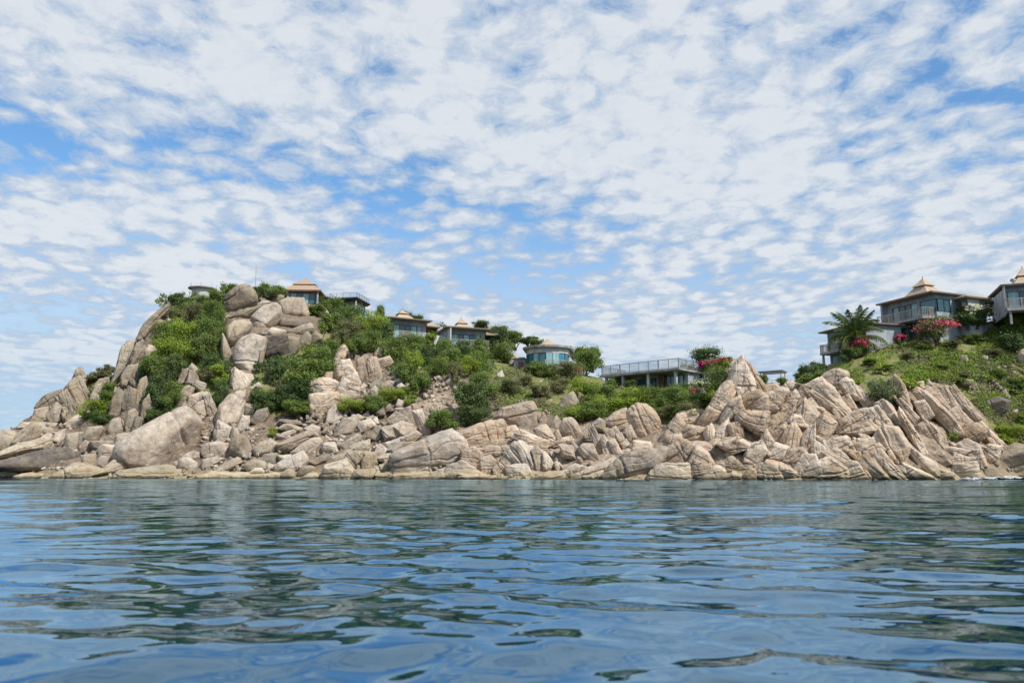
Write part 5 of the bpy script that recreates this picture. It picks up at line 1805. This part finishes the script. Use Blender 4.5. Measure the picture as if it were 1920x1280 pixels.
def flowering(px, py, w, h, tp, fl, label, n=420, size=0.030, name='bougainvillea', top=0.25, group='flowering shrubs', dY=0.0):
    e = shrub(px, py, w, h, tp, label, group, name, dY, 'flowering shrub')
    rg = np.random.RandomState(int(px) * 3 + int(py))
    K = 34
    c = rg.normal(size=(K, 3)); c /= np.linalg.norm(c, axis=1)[:, None]
    c[:, 2] = np.abs(c[:, 2]) * 0.9
    c = c * np.array([0.44, 0.44, 0.42]) + np.array([0, 0, 0.48])
    pk = rg.randint(0, K, n)
    P = c[pk] + rg.normal(size=(n, 3)) * np.array([0.075, 0.075, 0.05])
    P = P[P[:, 2] > top]
    N = P - np.array([0, 0, 0.3]) + rg.normal(size=P.shape) * 0.3
    V, Fc, tn = leaf_cloud(P, N, size * rg.uniform(0.7, 1.3, len(P)), rg.rand(len(P)), rg, 0.85)
    tag(link('flowers', cloud_mesh('flowers', V, Fc, tn, M[fl]), None, e), kind='stuff')
    return e


flowering(1757, 619, 70, 46, 'o', 'flower_red', 'large red bougainvillea before the two-storey villa', dY=-2.5)
flowering(1690, 638, 26, 22, 'd', 'flower_red', 'small red bougainvillea at the left foot of the two-storey villa', 380, 0.07, dY=-2.0)
flowering(1607, 652, 52, 42, 'm', 'flower_red', 'red bougainvillea under the palm', 300, 0.05)
flowering(1881, 604, 34, 17, 'm', 'flower_red', 'low red flowering shrub below the villa at the right edge', 260, 0.06)
flowering(1336, 688, 46, 28, 'm', 'flower_magenta', 'magenta bougainvillea between the flat-roofed villa and the peaked crag', 800, 0.06, dY=-4.0)
flowering(1360, 678, 30, 16, 'b', 'flower_red', 'orange-red flowering shrub beside the magenta one', 220, 0.06, dY=-3.0)
flowering(1188, 717, 30, 18, 'd', 'flower_red', 'red flowers at the left column of the flat-roofed villa', 300, 0.06)
flowering(1208, 717, 26, 18, 'm', 'flower_red', 'red flowers before the middle column of the flat-roofed villa', 240, 0.06)
flowering(1302, 738, 26, 20, 'o', 'flower_red', 'small red flowering shrub left of the peaked crag', 220, 0.06)
flowering(1079, 698, 28, 28, 'o', 'flower_red', 'sparse red flowering shrub right of the round villa', 130, 0.05)
flowering(1830, 591, 66, 42, 'd', 'flower_white', 'dark frangipani shrub with white blossoms beside the two-storey villa', 90, 0.045, 'frangipani', dY=-3.0)
flowering(1320, 671, 74, 42, 'd', 'flower_white', 'tall dark tree-shrub with white blossoms on the skyline', 60, 0.03, 'frangipani')
flowering(1291, 702, 42, 40, 'd', 'flower_white', 'white flowering shrub at the right end of the flat-roofed villa', 260, 0.04, 'frangipani')
flowering(1312, 722, 42, 20, 'p', 'flower_white', 'cream flowering shrub below the villa stairs', 380, 0.05, 'frangipani')
flowering(1815, 600, 54, 28, 'd', 'flower_white', 'low dark frangipani at the foot of the two-storey villa', 40, 0.045, 'frangipani', dY=-3.2)


# --- coconut palm
def build_palm():
    Y = 72.0
    base = at(1604, 672, Y)
    top = at(1606, 634, Y)
    e = empty('coconut_palm', base)
    tag(e, 'coconut palm with arching fronds in front of the half-hidden villa', 'palm')
    H = top[2] - base[2]
    MB().tube([(0, 0, -1.0), (0.05, 0, H * 0.4), (0.12, 0.02, H)], [0.20, 0.17, 0.14], 10).build('trunk', M['bark'], e, smooth=True)
    rg = np.random.RandomState(4)
    for k in range(22):
        az = k * 2.399 + rg.uniform(-0.2, 0.2)
        el = math.radians(np.interp(k, [0, 7, 14, 21], [84, 68, 42, 0]) + rg.uniform(-7, 7))
        L = rg.uniform(2.6, 3.4)
        droop = rg.uniform(1.1, 1.9) * (0.55 if k < 8 else 1.0)
        n = 26
        s = np.linspace(0, 1, n)
        ang = el - droop * s ** 1.6
        dx = np.cos(ang) * L / n; dz = np.sin(ang) * L / n
        r = np.cumsum(dx); z = np.cumsum(dz)
        ca, sa = math.cos(az), math.sin(az)
        C = np.stack([r * ca, r * sa, z], -1)
        T = np.stack([np.cos(ang) * ca, np.cos(ang) * sa, np.sin(ang)], -1)
        S = np.array([-sa, ca, 0.0])
        U = np.cross(T, S[None, :].repeat(n, 0))
        U *= np.sign(U[:, 2:3] + 1e-6)
        V, Fc, tn = [], [], []
        for i in range(2, n):
            f = s[i]
            ll = 0.80 * (math.sin(math.pi * min(1, 0.18 + 0.80 * f)) ** 0.7 + 0.05)
            for sd in (-1, 1):
                for jj in (0, 0.5):
                    c = C[i] + T[i] * jj * L / n
                    d = S * sd * 0.80 + T[i] * 0.62 - U[i] * rg.uniform(0.25, 0.95)
                    d /= np.linalg.norm(d)
                    wv = T[i] * 0.019 + U[i] * 0.010
                    tip = c + d * ll * rg.uniform(0.85, 1.1) + np.array([0, 0, -0.10 * ll])
                    b = len(V)
                    V += [c - wv, c + wv, c + d * ll * 0.5 + wv * 1.5, tip, c + d * ll * 0.5 - wv * 1.5]
                    Fc += [(b, b + 1, b + 2), (b, b + 2, b + 4), (b + 4, b + 2, b + 3)]
                    tn += [0.30 + 0.45 * (k / 22) + rg.uniform(-0.1, 0.1)] * 5
        for i in range(n - 1):
            b = len(V)
            wd = 0.035 * (1 - 0.8 * s[i]); w2 = 0.035 * (1 - 0.8 * s[i + 1])
            V += [C[i] - S * wd, C[i] + U[i] * wd, C[i] + S * wd, C[i + 1] - S * w2, C[i + 1] + U[i + 1] * w2, C[i + 1] + S * w2]
            Fc += [(b, b + 1, b + 4), (b, b + 4, b + 3), (b + 1, b + 2, b + 5), (b + 1, b + 5, b + 4)]
            tn += [0.9] * 6
        me = cloud_mesh('frond', np.array(V), np.array(Fc), np.array(tn), M['frond'])
        link('frond', me, None, e, (0.12, 0.02, H))


build_palm()


# --- ground cover: grass and creepers nobody could count
def ground_cover():
    rg = np.random.RandomState(21)
    zones = [  # outline, number, leaf size m, material, height
        (VEG_ZONES[0][0], 22000, 0.11, 'm', 0.22), (VEG_ZONES[0][0], 26000, 0.11, 'b', 0.20), (VEG_ZONES[0][0], 14000, 0.11, 'o', 0.20),
        ([(1845, 800), (1880, 775), (1960, 770), (1960, 835), (1890, 832)], 9000, 0.15, 'b', 0.4),
        ([(1590, 712), (1660, 696), (1760, 706), (1700, 728), (1640, 722)], 5000, 0.14, 'b', 0.3),
        (VEG_ZONES[1][0], 18000, 0.14, 'o', 0.28), (VEG_ZONES[1][0], 5000, 0.14, 'm', 0.3),
        ([(1060, 775), (1110, 735), (1320, 735), (1300, 775), (1230, 790)], 9000, 0.17, 'b', 0.4),
        (VEG_ZONES[2][0], 9000, 0.19, 'd', 0.4), (VEG_ZONES[3][0], 9000, 0.19, 'm', 0.4), (VEG_ZONES[4][0], 5000, 0.18, 'd', 0.4),
        (VEG_ZONES[5][0], 2500, 0.17, 'o', 0.3),
    ]
    by = {}
    for zone, n, s, mk, hh in zones:
        x0, x1 = max(-100, min(q[0] for q in zone)), min(2020, max(q[0] for q in zone))
        y0, y1 = min(q[1] for q in zone), max(q[1] for q in zone)
        x = rg.uniform(x0, x1, n * 3); y = rg.uniform(y0, y1, n * 3)
        jx = x + 7 * vnoise(np.stack([x / 18, y / 18, 0 * x], -1), 31)
        jy = y + 7 * vnoise(np.stack([x / 18, y / 18, 0 * x], -1), 32)
        ok = in_poly(jx, jy, zone)
        dn = fbm(np.stack([x / 42, y / 26, 0 * x + ord(mk)], -1), 3, 33)
        ok &= dn > (0.0 if mk != 'm' else -0.06)
        x, y = x[ok][:n], y[ok][:n]
        py, yy = columns(x)
        Y = np.array([np.interp(-b, -p, q) for b, p, q in zip(y, py, yy)])
        P = at(x, y, Y)
        hn = np.clip(0.5 + 0.8 * fbm(P * 0.8, 2, 5), 0, 1.3)
        P[:, 2] += rg.rand(len(x)) * hh * (0.3 + hn) - 0.05
        P[:, 1] -= 0.15 + rg.rand(len(x)) * 0.2
        N = rg.normal(size=P.shape) * 0.6 + np.array([0, -0.35, 0.8])
        tone = np.clip(0.5 + 0.4 * fbm(P * 0.5, 3, 6) + rg.normal(size=len(x)) * 0.16, 0, 1)
        by.setdefault(mk, []).append((P, N, s * rg.uniform(0.6, 1.3, len(x)), tone))
    for mk, parts in by.items():
        P, N, S, T_ = [np.concatenate([p[i] for p in parts]) for i in range(4)]
        V, Fc, tn = leaf_cloud(P, N, S, T_, rg, 0.45)
        o = link('ground_cover', cloud_mesh('ground_cover', V, Fc, tn, M['leaf_' + mk]), None)
        tag(o, {'m': 'mid green creepers and grass covering the slopes', 'b': 'bright yellow-green grass patches on the slopes', 'o': 'dry olive grass patches on the slopes', 'd': 'dark green undergrowth beneath the shrubs'}[mk], 'ground cover', kind='stuff')


ground_cover()


# --- white water washing round the rocks at the right
def foam():
    rg = np.random.RandomState(3)
    Vs, Fs = [], []
    D, Fc = ico(3)
    n = 0
    for i in range(300):
        if i < 160:
            x = rg.uniform(1800, 1990); Y = depth(x, 898) - rg.gamma(1.6, 0.55)
            s = rg.uniform(0.04, 0.13); z = rg.uniform(0.0, 0.10) + (0.10 if x > 1850 else 0) * rg.rand()
        else:
            x = rg.uniform(-60, 1800); Y = depth(x, 899) - rg.uniform(0.0, 0.35); s = rg.uniform(0.02, 0.05); z = 0.0
        c = at(x, 896, Y); c[2] = z
        q = D * (1 + 0.45 * _h(D[:, 0] * 7, D[:, 1] * 7, D[:, 2] * 7, i)[:, None]) * s * np.array([2.6, 1.8, 0.55])
        Vs.append(q + c); Fs.append(Fc + n * len(D)); n += 1
    m = plain('white_foam', (0.52, 0.54, 0.54), 0.7, 0.2, 9.0)
    o = link('foam', mesh_np('foam', np.concatenate(Vs), np.concatenate(Fs), True), m)
    tag(o, 'thin pale foam washing round the rocks at the right edge', 'foam', kind='stuff')


foam()
